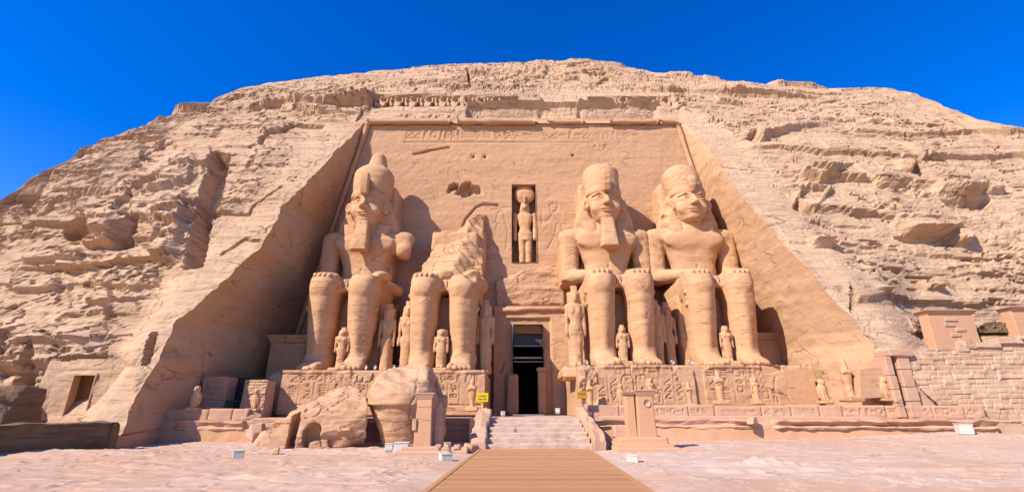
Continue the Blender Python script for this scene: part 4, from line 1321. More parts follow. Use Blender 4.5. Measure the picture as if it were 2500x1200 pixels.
# ------------------------------------------------------------------ terrace, steps, parapets
TY = 30.0
def terrace(label, x0, x1, seed, zt, zb, gaps=(), text=True):
    root = thing('terrace_wall', label, 'terrace', ((x0 + x1) / 2, TY, 0), 'terrace in front of the pedestals')
    m = MB()
    m.box(x0, x1, TY + .35, PY + .6, -2.2, zb + .30, .05)
    m.build('platform', M_terrace, root)
    # base wall
    p = Panel(x0, x1, -2.2, zb - .35, .09)
    p.rough(.05, .4, seed); p.rough(.03, 1.5, seed + 1)
    p.t += .4 * fbm(p.U * .3, p.V * .8, 0, 3, seed + 2)
    p.build('base_wall', lambda U, V, D: np.stack([U, TY + .12 - D + .05 * V, V], -1), M_plaster, root)
    # roll and flared ledge, as a profile swept along x with broken stretches
    prof = [(.16, -.36), (-.03, -.36), (-.10, -.28), (-.03, -.20), (.03, -.18), (-.02, -.10), (-.20, .04), (-.24, .05), (-.24, .16), (.5, .20)]
    n = int((x1 - x0) / .12)
    us = np.linspace(x0, x1, n)
    P = np.zeros((len(prof), n, 3))
    brk = np.zeros(n)
    for a, b in gaps: brk = np.maximum(brk, sstep(a - .25, a, us) * sstep(b + .25, b, us))
    brk = np.maximum(brk, .55 * sstep(.25, .6, fbm(us * .35, us * 0, seed, 3, seed + 3)))
    for i, (dy, dz) in enumerate(prof):
        j = .05 * fbm(us * 1.2, us * 0 + i * .3, seed, 3, seed + 4)
        P[i, :, 0] = us; P[i, :, 1] = TY + np.where(dy < .12, dy * (1 - brk) + .13 * brk, dy) + j * (dy < .3); P[i, :, 2] = zb + dz + j
    mesh_obj('ledge', P.reshape(-1, 3), grid_faces(len(prof), n).reshape(-1, 4), M_terrace, root, False)
    return root

def parapet(root, x0, x1, zb, zt, y0, seed, text=True, th=.75):
    """low wall of separate blocks with a worn top"""
    r = random.Random(seed)
    x = x0
    while x < x1 - .3:
        L = min(r.uniform(1.1, 2.6), x1 - x)
        if x1 - x - L < .5: L = x1 - x
        p = Panel(x + .012, x + L - .012, zb, zt + r.uniform(-.07, .05), .05)
        p.rough(.035, 1.2, r.randrange(999)); p.t += .4 * r.random() + .2 * fbm(p.U, p.V, 0, 3, 3)
        if text: p.text_row(x + .1, x + L - .1, (zb + zt) / 2, .34, .035, .05, r, .85)
        edge = np.minimum(np.minimum(p.U - p.u[0], p.u[-1] - p.U), p.v[-1] - p.V)
        p.d -= .05 * sstep(.07, 0, edge)
        ys = r.uniform(-.04, .04)
        p.build('parapet_face', lambda U, V, D: np.stack([U, y0 + ys - D, V], -1), M_terrace, root)
        m = MB(); m.box(p.u[0], p.u[-1], y0 + ys + .05, y0 + th, zb - .05, p.v[-1] - .005, .03)
        m.build('parapet_block', M_terrace, root)
        x += L

ZTL, ZTR = -.75, -.62
tx0, tx1 = px_x(300, 1040, TY), px_x(1152, 1040, TY)
tl = terrace('low terrace wall left of the stone steps, broken at its middle', tx0, tx1, 700, 0, ZTL, ((px_x(365, 1030, TY), px_x(425, 1030, TY)), (px_x(600, 1030, TY), px_x(900, 1030, TY))))
parapet(tl, px_x(362, 1010, TY), px_x(600, 1010, TY), ZTL + .2, .05, TY + .25, 3, False)
tx2, tx3 = px_x(1440, 1040, TY), px_x(2305, 1040, TY)
tr = terrace('low terrace wall right of the stone steps, with an inscribed parapet of blocks', tx2, tx3, 740, 0, ZTR, ((px_x(1812, 1020, TY), px_x(1855, 1020, TY)),))
parapet(tr, px_x(1430, 990, TY), px_x(2290, 990, TY), ZTR + .2, .28, TY + .3, 5, True)
def skew(x): return -3.0 * np.clip((np.asarray(x, float) - 6.0) / 18.0, 0, 1.25)
for c in tr.children:
    me = c.data; co = np.zeros(len(me.vertices) * 3, np.float32); me.vertices.foreach_get('co', co); co = co.reshape(-1, 3)
    front = sstep(PY - 1.0, PY - 2.5, co[:, 1] + tr['base'][1])
    co[:, 1] += skew(co[:, 0] + tr['base'][0]) * front
    me.vertices.foreach_set('co', co.ravel()); me.update()
# raised floor in front of the doorway
m = MB(); m.box(px_x(1150, 1030, TY), px_x(1445, 1030, TY), 28.9, 46, -2.0, -.42, .02)
o = m.build('doorway_floor', M_steps); structure(o)

# steps
st = thing('stone_steps', 'broad worn stone steps rising to the dark doorway', 'steps', (.95, 26, -1.75))
sx0, sx1 = px_x(1192, 1060, 26.5), px_x(1428, 1060, 26.5)
NS = 6
for i in range(NS):
    y0 = 24.15 + i * .82; z1 = -1.72 + (i + 1) * (1.27 / NS)
    p0 = 0
    u = np.linspace(sx0, sx1, 70)
    prof = [(0.0, -2.0), (0.0, z1 - .03), (.03, z1), (.95, z1 + .005)]
    P = np.zeros((4, 70, 3))
    for k, (dy, z) in enumerate(prof):
        P[k, :, 0] = u; P[k, :, 1] = y0 + dy + .05 * fbm(u * 1.1, u * 0 + i, k * .2, 3, 31); P[k, :, 2] = z + (.045 * fbm(u * 1.3, u * 0 + i, 4, 3, 33) if k else 0)
    mesh_obj('step', P.reshape(-1, 3), grid_faces(4, 70).reshape(-1, 4), M_steps, st, False)

def sloped_wall(label, pts_top, x_in, x_out, seed):
    """ragged ramp wall beside the steps: (y, z) of its top"""
    ys = np.array([q[0] for q in pts_top]); zs = np.array([q[1] for q in pts_top])
    ny, nx = 70, 14
    Y = np.linspace(ys[0], ys[-1], ny)
    T = np.interp(Y, ys, zs)
    ring = []
    for k in range(nx):
        ring.append(k)
    sect = [(0, -2.1), (0, -.3), (0, -.05), (.08, 0), (.5, .02), (.92, 0), (1, -.06), (1, -.35), (1, -2.1)]
    P = np.zeros((len(sect), ny, 3))
    for k, (a, dz) in enumerate(sect):
        P[k, :, 0] = x_in + (x_out - x_in) * a; P[k, :, 1] = Y
        P[k, :, 2] = T + dz if dz > -1 else -2.1
        n = np.stack([fbm(Y * .9, Y * 0 + a * 2, P[k, :, 2] * .9, 4, seed + c) for c in range(3)], -1)
        P[k] += n * .09
    Fq = grid_faces(len(sect), ny).reshape(-1, 4)
    if x_out < x_in: pass
    V = P.reshape(-1, 3)
    faces = [tuple(int(i) for i in f) for f in Fq]
    faces += [tuple(int(k * ny) for k in range(len(sect))), tuple(int(k * ny + ny - 1) for k in reversed(range(len(sect))))]
    o = mesh_obj('stair_wall', V, faces, M_terrace, None, False)
    return tag(o, label, 'wall')
sloped_wall('ragged sloping side wall on the left of the stone steps', [(24.0, -1.45), (24.6, -1.2), (26.5, -.7), (28, -.2), (29.5, .05), (30.2, .1)], px_x(1192, 1060, 26.5) , px_x(1156, 1060, 26.5), 41)
sloped_wall('pale sloping side wall on the right of the stone steps', [(23.9, -1.35), (24.3, -1.05), (26.5, -.55), (28.5, -.05), (30.2, .25)], px_x(1432, 1060, 26.5), px_x(1455, 1060, 26.5), 45)

# ------------------------------------------------------------------ ground
def graded(a, b, h, far, g=1.18):
    c = list(np.arange(a, b + h, h)); s = h
    lo, hi = [a], [c[-1]]
    while lo[-1] > -far: s *= g; lo.append(lo[-1] - s)
    s = h
    while hi[-1] < far: s *= g; hi.append(hi[-1] + s)
    return np.array(lo[:0:-1] + c + hi[1:])
gx = graded(-27, 33, .125, 900); gy = graded(9.5, 31.5, .10, 900)
GX, GY = np.meshgrid(gx, gy)
near = sstep(60, 35, np.abs(GX)) * sstep(-5, 6, GY) * sstep(45, 33, GY)
wz = fbm(GX * .12, GY * .3, 0, 4, 801)
g0 = -1.80 + .07 * wz * near + .03 * fbm(GX * .5, GY * .9, 0, 4, 802) * near
# rock pavement: thin broken shelves
q = (fbm(GX * .10 + 5, GY * .26, 1.0, 4, 803) + .15 * fbm(GX * .8, GY * 1.6, 2.0, 3, 804)) * 3.2
k = np.floor(q); fr = q - k
sh = k + sstep(.82, 1.0, fr)
g0 += .06 * sh * near
f1, f2, cid = voro(GX * .55 + .4 * fbm(GX * .5, GY * .5, 0, 2, 806), GY * .8, 805)
on = sstep(.05, .4, fbm(GX * .15, GY * .25, 6, 3, 807))
g0 += near * on * (.07 * (cid - .5) - .06 * sstep(.10, 0, f2 - f1))
g0 += near * (0.012 * fbm(GX * 2.2, GY * 3, 0, 5, 808) + .009 * vnoise(GX * 3.4, GY * 4.2, 2, 818))
peb = fbm(GX * 1.7, GY * 2.2, 5, 3, 819)
g0 += near * .05 * sstep(.55, .75, peb)
ck = np.abs(fbm(GX * .22, GY * .55, 2, 5, 820) - .05)
g0 -= near * .07 * sstep(.022, 0, ck) * sstep(0, .2, fbm(GX * .2, GY * .3, 9, 3, 821))
g0 = -1.80 + (g0 + 1.80) * .62
# low ridge on the left in front of the fallen block, swell on the right near the block wall
g0 += .66 * np.exp(-((GX - 25) / 8) ** 2 - ((GY - 26.5) / 3.6) ** 2)
g0 += .20 * np.exp(-((GX - 13) / 8) ** 2 - ((GY - 27) / 3.5) ** 2)
hl = np.exp(-(((GX + 5.6) / 3.2) ** 2 + ((GY - 15.6 - .12 * GX) / .5) ** 2))
g0 += .13 * hl * (1 + fbm(GX * 1.2, GY * 3, 3, 3, 809))
hl = np.exp(-(((GX - 9.6) / 2.2) ** 2 + ((GY - 18.6) / .35) ** 2))
g0 += .14 * hl * (1 + fbm(GX * 1.5, GY * 3, 3, 3, 810))
# ledge line sweeping to the right foreground
g0 -= .12 * sstep(-.25, .25, (17.6 - .10 * (GX - 6)) - GY + .5 * fbm(GX * .5, GY * .2, 0, 3, 811)) * sstep(5, 7, GX) * near
bx = .15 + .037 * GY
g0 -= np.maximum(g0 + 1.83, 0) * sstep(3.6, 2.6, np.abs(GX - bx)) * sstep(24.6, 24.0, GY)
g0 = np.where(GY > 25.5, g0, g0)
tg = np.clip(.55 * sstep(-.1, .5, fbm(GX * .12 + 3, GY * .28, 4, 4, 812)) + .35 * sstep(20, 12, GY) * sstep(-.3, .3, fbm(GX * .1, GY * .3, 8, 3, 813)) + .25 * (fr > .8) * near, 0, 1)
tg = np.clip(tg + .45 * near * sstep(.03, 0, ck) + .3 * sstep(-2, -9, GX) * near + .25 * np.abs(vnoise(GX * 2.1, GY * 3.3, 1, 822)) * near + .3 * sstep(.1, .6, fbm(GX * .6, GY * 1.2, 4, 4, 823)), 0, 1)
ground = mesh_obj('ground', np.stack([GX, GY, g0], -1).reshape(-1, 3), grid_faces(len(gy), len(gx)).reshape(-1, 4), M_ground, smooth=False, attr=tg.ravel())
structure(ground)
def gz(x, y):
    i = int(np.clip(np.searchsorted(gy, y), 0, len(gy) - 1)); j = int(np.clip(np.searchsorted(gx, x), 0, len(gx) - 1))
    return float(g0[i, j])

# ------------------------------------------------------------------ boardwalk
def wood_deck():
    m = bpy.data.materials.new('deck_boards'); m.use_nodes = True
    nt = m.node_tree; N = nt.nodes; L = nt.links; bs = N['Principled BSDF']; bs.inputs['Roughness'].default_value = .75; bs.inputs['Specular IOR Level'].default_value = .2
    at_ = N.new('ShaderNodeAttribute'); at_.attribute_name = 'tint'
    geo = N.new('ShaderNodeNewGeometry'); mp = N.new('ShaderNodeMapping'); mp.inputs['Scale'].default_value = (1.2, 14, 3); L.new(geo.outputs['Position'], mp.inputs['Vector'])
    n = N.new('ShaderNodeTexNoise'); n.inputs['Scale'].default_value = 1.0; n.inputs['Detail'].default_value = 6; L.new(mp.outputs[0], n.inputs['Vector'])
    a = N.new('ShaderNodeMix'); a.data_type = 'RGBA'; a.inputs[6].default_value = (.53, .27, .125, 1); a.inputs[7].default_value = (.42, .20, .085, 1); L.new(at_.outputs['Fac'], a.inputs['Factor'])
    b = N.new('ShaderNodeMix'); b.data_type = 'RGBA'; b.blend_type = 'MULTIPLY'; b.inputs['Factor'].default_value = .45; L.new(a.outputs[2], b.inputs[6]); L.new(n.outputs['Fac'], b.inputs[7])
    L.new(b.outputs[2], bs.inputs['Base Color'])
    return m
M_deck = wood_deck()
bw = thing('boardwalk', 'wooden plank boardwalk leading to the stone steps', 'boardwalk', (.6, 12, -1.7))
r = random.Random(4)
m = MB(); tints = []
y = -4.0
def bwx(y): return .15 + .037 * y
while y < 24.05:
    w = .145
    n0 = len(m.v)
    dz = r.uniform(-.006, .006)
    m.box(bwx(y) - 2.46 + r.uniform(-.02, .02), bwx(y) + 2.46 + r.uniform(-.02, .02), y, y + w - .012, -1.78, -1.715 + dz, .008)
    tints += [r.random() ** 1.5] * (len(m.v) - n0)
    y += w
mesh_obj('deck', m.v, m.f, M_deck, bw, False, attr=np.array(tints))
for s in (-1, 1):
    m = MB()
    a, b = bwx(-4) + s * 2.52, bwx(24.1) + s * 2.52
    V = []
    for yy, xx in ((-4, a), (24.1, b)):
        V += [(xx - .07, yy, -1.95), (xx + .07, yy, -1.95), (xx + .07, yy, -1.70), (xx - .07, yy, -1.70)]
    m.add(V, [(0, 3, 2, 1), (4, 5, 6, 7), (0, 1, 5, 4), (1, 2, 6, 5), (2, 3, 7, 6), (3, 0, 4, 7)])
    m.build('edge_beam', M_deck, bw)

# ------------------------------------------------------------------ small carved figures
def place_fig(root, f, nm, mat, seed, amp=.02):
    V, F = f.mesh(); V, t = weather(V, F, seed, amp, amp * .5, (0, 0, 0), 0)
    return mesh_obj(nm, V, F, mat, root, True, attr=t, loc=True)

def figure(kind, label, pos, H, seed, group, rz=0.0, mat=None, h=None, cat='statue', base=True, slim=1.0):
    """standing stone figures, H metres tall above their own plinth; local front is -y"""
    mat = mat or M_statue
    nm = {'queen': 'standing_statue', 'mummy': 'standing_statue', 'falcon': 'falcon_statue', 'prince': 'standing_statue'}[kind]
    root = thing(nm, label, cat, pos, group)
    root.rotation_euler = (0, 0, rz)
    h = h or H / 52
    k = H
    f = Field((-.42 * k, -.32 * k, -.02 * k), (.42 * k, .36 * k, 1.04 * k), h)
    def S(st): return [(a * k, b * k, c * k, d * k, e * k) for a, b, c, d, e in st]
    if kind in ('queen', 'prince'):
        f.loft(2, S([(.0, 0, .0, .105, .10), (.06, 0, .0, .10, .085), (.25, 0, .0, .105, .085), (.45, 0, .0, .125, .095), (.56, 0, .0, .10, .08), (.68, 0, .0, .13, .085), (.76, 0, .0, .15, .08), (.80, 0, .01, .06, .06)]), 2.4)
        f.ell((0, -.01 * k, .865 * k), (.072 * k, .08 * k, .09 * k), .02 * k)
        f.loft(2, S([(.72, 0, .03, .12, .05), (.82, 0, .03, .125, .075), (.92, 0, .03, .115, .09), (.965, 0, .03, .06, .06)]), 2.6, .01 * k)
        f.ell((0, -.055 * k, .85 * k), (.055 * k, .05 * k, .065 * k), .01 * k)
        for s in (-1, 1):
            f.cone((.155 * s * k, .01 * k, .75 * k), (.165 * s * k, 0, .40 * k), .042 * k, .03 * k, .02 * k)
            f.cone((.05 * s * k, -.08 * k, .03 * k), (.05 * s * k, .03 * k, .04 * k), .035 * k, .04 * k, .02 * k)
            f.ell((.06 * s * k, -.075 * k, .69 * k), (.04 * k, .03 * k, .035 * k), .02 * k)
        if kind == 'queen':
            f.loft(2, S([(.94, 0, .02, .06, .05), (1.02, 0, .02, .075, .04)]), 3, .01 * k)
        f.box((0, .13 * k, .48 * k), (.13 * k, .07 * k, .48 * k), .02 * k)
    elif kind == 'mummy':
        f.loft(2, S([(.0, 0, -.01, .10, .11), (.06, 0, .0, .095, .09), (.22, 0, .01, .095, .09), (.42, 0, .01, .125, .10), (.58, 0, .0, .135, .10), (.68, 0, .0, .16, .10), (.735, 0, .0, .13, .08), (.77, 0, .0, .06, .06)]), 2.3)
        f.cone((-.13 * k, -.09 * k, .60 * k), (.1 * k, -.11 * k, .655 * k), .035 * k, .03 * k, .02 * k); f.cone((.13 * k, -.09 * k, .60 * k), (-.1 * k, -.11 * k, .655 * k), .035 * k, .03 * k, .02 * k)
        f.ell((0, -.01 * k, .815 * k), (.065 * k, .075 * k, .075 * k), .02 * k)
        f.loft(2, S([(.74, 0, .03, .10, .05), (.86, 0, .02, .085, .075), (.90, 0, .02, .08, .075), (.95, 0, .02, .065, .06), (1.0, 0, .025, .035, .035)]), 2.3, .01 * k)
        f.cone((0, -.08 * k, .76 * k), (0, -.09 * k, .70 * k), .02 * k, .025 * k, .01 * k)
        f.box((0, .10 * k, .38 * k), (.09 * k, .06 * k, .38 * k), .02 * k)
    else:
        f.loft(2, S([(.0, 0, .02, .12, .16), (.12, 0, .02, .15, .18), (.35, 0, .02, .19, .19), (.55, 0, .02, .20, .18), (.68, 0, .01, .16, .15), (.76, 0, -.01, .12, .13)]), 2.2)
        f.ell((0, -.03 * k, .84 * k), (.135 * k, .165 * k, .14 * k), .06 * k)
        f.cone((0, -.16 * k, .85 * k), (0, -.215 * k, .78 * k), .06 * k, .025 * k, .03 * k)
        for s in (-1, 1):
            f.ell((.165 * s * k, .03 * k, .38 * k), (.06 * k, .15 * k, .30 * k), .03 * k)
            f.cone((.065 * s * k, -.12 * k, .22 * k), (.065 * s * k, -.15 * k, .02 * k), .06 * k, .045 * k, .03 * k)
            f.ell((.065 * s * k, -.19 * k, .02 * k), (.045 * k, .08 * k, .03 * k), .02 * k)
            f.ell((.07 * s * k, -.155 * k, .885 * k), (.03 * k, .03 * k, .03 * k), 0, True)
        f.loft(2, S([(.86, 0, .0, .135, .15), (.97, 0, .01, .10, .12), (1.0, 0, .02, .05, .06)]), 2.2, .03 * k)
        f.cone((0, .16 * k, .22 * k), (0, .24 * k, .02 * k), .09 * k, .05 * k, .04 * k)
        f.cone((0, -.17 * k, .50 * k), (0, -.175 * k, .06 * k), .014 * k, .012 * k, 0, True)
    fo = place_fig(root, f, 'figure', mat, seed, .012 * k)
    fo.scale = (slim, slim, 1)
    if base:
        m = MB(); rr = random.Random(seed)
        bw_ = .21 * k if kind != 'falcon' else .27 * k
        m.box(-bw_, bw_, -.26 * k, .26 * k, -.14 * k, .0, .03 * k, (.01, .01), .012 * k, rr)
        mesh_obj('plinth', m.v, m.f, mat, root, False, loc=True)
    return root

G1 = 'royal figures beside the colossi legs'
def qfig(px, ytop, ybot, Y, label, seed, kind='queen', z=None):
    a = at(px, ybot, Y); b = at(px, ytop, Y)
    figure(kind, label, (a[0], Y, a[2] if z is None else z), b[2] - (a[2] if z is None else z), seed, G1, base=(ybot < 886), slim=(1.0 if ybot < 886 and ytop > 780 else .66))
qfig(830, 800, 884, 37.0, "small figure between the shins of the far left crowned colossus", 901, z=ZL + .3)
qfig(1075, 800, 884, 37.0, "small figure between the shins of the broken headless colossus", 902, 'prince', z=ZL + .3)
qfig(1523, 794, 870, 37.3, "small figure between the shins of the colossus right of the doorway", 903, z=ZR + .45)
qfig(1779, 792, 868, 37.3, "small figure between the shins of the far right beardless colossus", 904, 'prince', z=ZR + .45)
qfig(938, 745, 893, 38.2, "tall figure standing at the right side of the far left colossus' legs", 905, z=ZL)
qfig(988, 738, 893, 38.2, "tall figure standing at the left side of the broken colossus' legs", 906, z=ZL)
qfig(1183, 735, 893, 38.6, "tall figure standing at the right side of the broken colossus' legs, by the doorway", 907, z=ZL)
qfig(1409, 700, 885, 37.6, "tall plumed figure at the left side of the colossus right of the doorway", 908, z=ZR)
qfig(1612, 735, 885, 38.4, "tall figure in the gap between the two right-hand colossi, near the left one", 909, z=ZR)
qfig(1640, 740, 885, 39.6, "tall figure in the gap between the two right-hand colossi, near the right one", 910, z=ZR)

G2 = 'small statues along the terrace'
def tfig(kind, px, ytop, ybot, Y, label, seed):
    for _ in range(3):
        if px > 1500: Yn = Y + float(skew(px_x(px, ybot, Y)))
    if px > 1500: Y = Yn
    a = at(px, ybot, Y); b = at(px, ytop, Y)
    Hh = (b[2] - a[2]) * .9
    figure(kind, label, (a[0], Y, a[2] + .11 * (b[2] - a[2])), Hh, seed, G2, h=Hh / 44)
tfig('falcon', 472, 942, 1000, 30.35, 'stone falcon at the far left end of the terrace, the left one of two', 921)
tfig('falcon', 620, 949, 1002, 30.9, 'stone falcon on a block just left of the fallen slab', 922)
tfig('falcon', 1518, 935, 992, 31.0, 'stone falcon on the parapet left of the tall stele pillar', 923)
tfig('mummy', 1686, 930, 992, 31.0, 'mummy statue on the parapet before the dark gap in the right pedestal', 924)
tfig('mummy', 1762, 903, 986, 31.6, 'tall mummy statue with crossed arms in front of the right part of the inscribed pedestal', 925)
tfig('queen', 1851, 920, 986, 31.2, 'standing figure in front of the right end of the inscribed pedestal', 926)
tfig('falcon', 2014, 924, 984, 31.0, 'squat stone falcon beyond the right end of the pedestal', 927)
tfig('mummy', 2080, 876, 978, 31.0, 'tallest mummy statue, leaning by the smooth white slab', 928)
tfig('falcon', 2166, 919, 977, 30.8, 'stone falcon beside the ruined gate at the right', 929)
tfig('mummy', 1152, 922, 1002, 33.6, 'mummy figure standing at the right end of the left pedestal, by the yellow sign', 930)
tfig('mummy', 1442, 925, 1000, 33.6, 'mummy figure at the left end of the right pedestal, by the ochre sign', 931)
tfig('prince', 1592, 922, 985, 32.4, 'small figure seen just behind the top of the stele pillar', 932)

# falcon-headed god in the niche
def niche_god():
    zb = yz(1280, 640)[2]
    x = yz(1282, 560)[0]
    base = (x, float(back_y(zb)) + .75, zb)
    root = thing('niche_statue', 'falcon-headed figure with a large sun disk standing in the niche above the doorway', 'statue', base)
    H = 9.0
    f = Field((-1.4, -1.0, -.1), (1.4, 1.6, 7.4), .07)
    for s in (-1, 1):
        f.loft(2, [(.0, .33 * s, .0, .36, .42), (1.2, .33 * s, .05, .32, .36), (2.2, .35 * s, .05, .40, .4), (3.4, .34 * s, .1, .42, .42)], 2.2)
        f.cone((.33 * s, -.1, .2), (.33 * s, -.6, .12), .26, .2, .1)
        f.cone((.98 * s, .1, 5.5), (1.05 * s, .05, 4.2), .26, .22, .1); f.cone((1.05 * s, .05, 4.2), (1.02 * s, -.15, 2.9), .22, .17, .05)
        f.ell((1.02 * s, -.18, 2.75), (.17, .2, .25), .05)
    f.loft(2, [(2.5, 0, .05, .74, .46), (3.4, 0, .05, .66, .44), (3.9, 0, .05, .52, .38), (4.7, 0, .05, .72, .46), (5.4, 0, .05, .95, .45), (5.75, 0, .1, .5, .3)], 2.4)
    f.loft(2, [(5.0, 0, .15, .62, .34), (5.8, 0, .12, .6, .42), (6.4, 0, .1, .52, .5), (6.85, 0, .1, .42, .42)], 2.4, .05)
    f.ell((0, -.12, 6.2), (.4, .42, .4), .1); f.cone((0, -.45, 6.25), (0, -.62, 6.0), .15, .07, .05)
    f.box((0, .9, 3.2), (.5, .5, 3.2), .05)
    place_fig(root, f, 'figure', M_statue, 951, .05)
    f = Field((-1.3, -.8, 6.4), (1.3, 1.0, 9.3), .07)
    f.ell((0, .1, 7.85), (1.1, .42, 1.12)); f.cone((0, -.35, 6.75), (0, -.45, 7.3), .14, .2, .1)
    place_fig(root, f, 'sun_disk', M_statue, 952, .03)
    # broken rock under the niche that carries the figure
    return root
niche_god()
# rough ledge left standing below the niche, over the doorway
f = Field((-2.6, 42.5, 9.0), (6.2, 48.2, 15.2), .10)
f.box((1.75, 45.9, 11.2), (3.3, 1.3, 2.2), .12)
f.box((2.9, 46.3, 12.8), (2.2, 1.3, 1.3), .15, rot_xyz(.1, -.18, 0))
f.box((4.4, 45.9, 13.6), (.9, .9, .7), .1, rot_xyz(0, .3, .3))
f.plane_cut((1.5, 45.2, 13.2), (-.28, -.62, 1), .12, 2, 1.0)
f.plane_cut((-1.3, 45.0, 12.3), (-.8, -.5, .7), .10, 4, 1.1)
f.plane_cut((2.0, 44.55, 11.0), (.05, -1, .06), .05, 6, 1.3)
f.plane_cut((2.0, 44.8, 9.5), (.0, -.7, -.7), .05, 7, 1.5)
V, F = f.mesh(); V, t = weather(V, F, 960, .10, .05, (0, 0, 0), 0)
mesh_obj('rock_ledge', V, F, M_wall, facade, False, attr=t)

# baboons along the frieze
G3 = 'baboons in the frieze under the hilltop'
def baboon_mesh(broken):
    f = Field((-.95, -.8, -.02), (.95, .95, 2.6), .06)
    f.loft(2, [(.0, 0, .25, .5, .5), (.5, 0, .25, .48, .48), (1.2, 0, .25, .5, .45), (1.6, 0, .25, .42, .4)], 2.3)
    for s in (-1, 1):
        f.cone((.36 * s, .1, .45), (.5 * s, -.35, .75), .26, .2, .1); f.cone((.5 * s, -.35, .75), (.42 * s, -.35, .05), .18, .14, .05)
        if not broken or s < 0:
            f.cone((.5 * s, .05, 1.35), (.68 * s, -.3, 1.05), .17, .14, .05); f.cone((.68 * s, -.3, 1.05), (.66 * s, -.35, 1.75), .14, .11, .04)
            f.ell((.66 * s, -.36, 1.9), (.12, .09, .18), .03)
    if not broken:
        f.ell((0, .15, 1.85), (.5, .42, .42), .15); f.ell((0, -.12, 1.95), (.3, .3, .28), .1); f.cone((0, -.3, 1.9), (0, -.52, 1.8), .17, .13, .06)
    else:
        f.plane_cut((.1, 0, 1.35), (.5, -.2, 1), .1, 3, 2.0)
    V, F = f.mesh(); V, t = weather(V, F, 971, .04, .02, (0, 0, 0), 0)
    return V, F, t
bab = {}
for br in (0, 1):
    V, F, t = baboon_mesh(br); bab[br] = (V, F, t)
protos = {}
BB = [(930, 0), (967, 0), (1004, 0), (1041, 0), (1077, 0), (1106, 0), (1168, 0), (1205, 0), (1238, 1), (1148, 1), (1452, 1), (1478, 1), (1518, 0), (1556, 1), (1590, 1), (1622, 0)]
ordn = ['first', 'second', 'third', 'fourth', 'fifth', 'sixth', 'seventh', 'eighth', 'ninth', 'tenth']
def ordinal(i): return ordn[i]
srt = sorted(BB)
for (q, br) in srt:
    left_run = [b[0] for b in srt if b[0] < 1120]; mid = [b[0] for b in srt if 1120 < b[0] < 1300]; rt = [b[0] for b in srt if b[0] > 1300]
    if q in left_run: lab = '%s baboon from the left in the long left stretch of the frieze' % ordinal(left_run.index(q))
    elif q in mid: lab = '%s baboon from the left in the middle stretch of frieze%s' % (ordinal(mid.index(q)), ', broken' if br else '')
    else: lab = '%s baboon from the left in the right stretch of frieze%s' % (ordinal(rt.index(q)), ', broken' if br else '')
    z = 34.32
    x = (q - CX0) / FPX * (float(face_y(35.4)) * CP + 35.4 * SP)
    if br not in protos:
        o = mesh_obj('baboon_relief', bab[br][0], bab[br][1], M_wall, None, True, attr=bab[br][2]); protos[br] = o
    else:
        o = protos[br].copy(); COL.objects.link(o)
    dp = 1.0
    o.location = (x, float(face_y(35.1)) + .2 - .05, z)
    o.rotation_euler = (-.42, 0, 0); o.scale = (1.08, 1.0, .92)
    tag(o, lab, 'relief', G3)

# ------------------------------------------------------------------ the two fallen pieces of the broken colossus
def fallen_slab():
    Y = 25.2
    X = lambda px: px_x(px, 1030, Y)
    root = thing('fallen_block', 'huge fallen slab of the broken colossus, with two dark slots in its front', 'fallen stone', (X(785), Y + 1.5, -1.8))
    f = Field((-7.8 + X(900), Y - 1.0, -2.1), (X(930) + .5, Y + 5.2, 1.9), .07)
    x0, x1 = X(648), X(915)
    W = x1 - x0
    # sloping main mass: rises to the right and back
    f.box(((x0 + x1) / 2, Y + 2.2, -.4), (W / 2, 2.1, 1.75), .08, rot_xyz(0, 0, .05))
    f.plane_cut((X(690), Y + .6, -.30), (-.50, -.30, 1), .05, 1.1, .9)
    f.plane_cut((X(790), Y + .3, -.12), (-.10, -.80, 1), .06, 1.5, .9)
    f.plane_cut((X(830), Y + 1.6, .78), (-.16, -.30, 1), .07, 2.5, .9)
    f.plane_cut((X(893), Y + 1.2, .55), (1, .1, .75), .07, 1.5, .9)
    f.plane_cut((X(896), Y + .2, .0), (1, .55, .12), .05, 2.2, .9)
    f.plane_cut((X(909), Y, -.8), (1, -.35, -.30), .06, 3.5, .9)
    f.plane_cut((X(890), Y + .2, -.55), (.55, -1, .35), .06, 5.5, .9)
    f.plane_cut((X(656), Y, -.9), (-1, -.25, .25), .04, 4.5, .8)
    f.plane_cut((X(800), Y + .2, -1.65), (.40, -.55, -1), .06, .5, .9)
    f.plane_cut((X(720), Y + .35, -1.0), (.0, -1, .10), .03, 6.5, .9)
    f.plane_cut((X(840), Y + .34, -.45), (.22, -1, -.42), .05, 7.5, .9)
    # slots: an open cleft and an arched hollow
    f.box((X(712), Y + .2, -1.1), (.20, 1.35, 1.05), .05, rot_xyz(0, .06, .12), 0, True)
    f.box((X(758), Y - .1, -1.6), (.42, 1.2, .75), .1, rot_xyz(0, -.12, 0), 0, True)
    f.ell((X(760), Y - .1, -.95), (.46, 1.2, .45), 0, True)
    f.box((X(775), Y + .9, -1.75), (.5, .5, .35), .1, rot_xyz(0, -.3, .2))
    f.ell((X(838), Y + .3, -.95), (.32, .32, .12), .1)
    V, F = f.mesh(); V, t = weather(V, F, 981, .07, .04, (0, 0, 0), 0)
    x, y, z = V.T
    N = vert_normals(V, F)
    up = sstep(.2, .7, N[:, 2])
    V = V + N * (up * (.14 * fbm(x * .9, y * .9, z, 4, 982) - .12 * sstep(.05, 0, np.abs(fbm(x * .5, y * .7, z * .5, 3, 983)))))[:, None]
    mesh_obj('stone', V, F, M_fallen, root, False, attr=t)
fallen_slab()

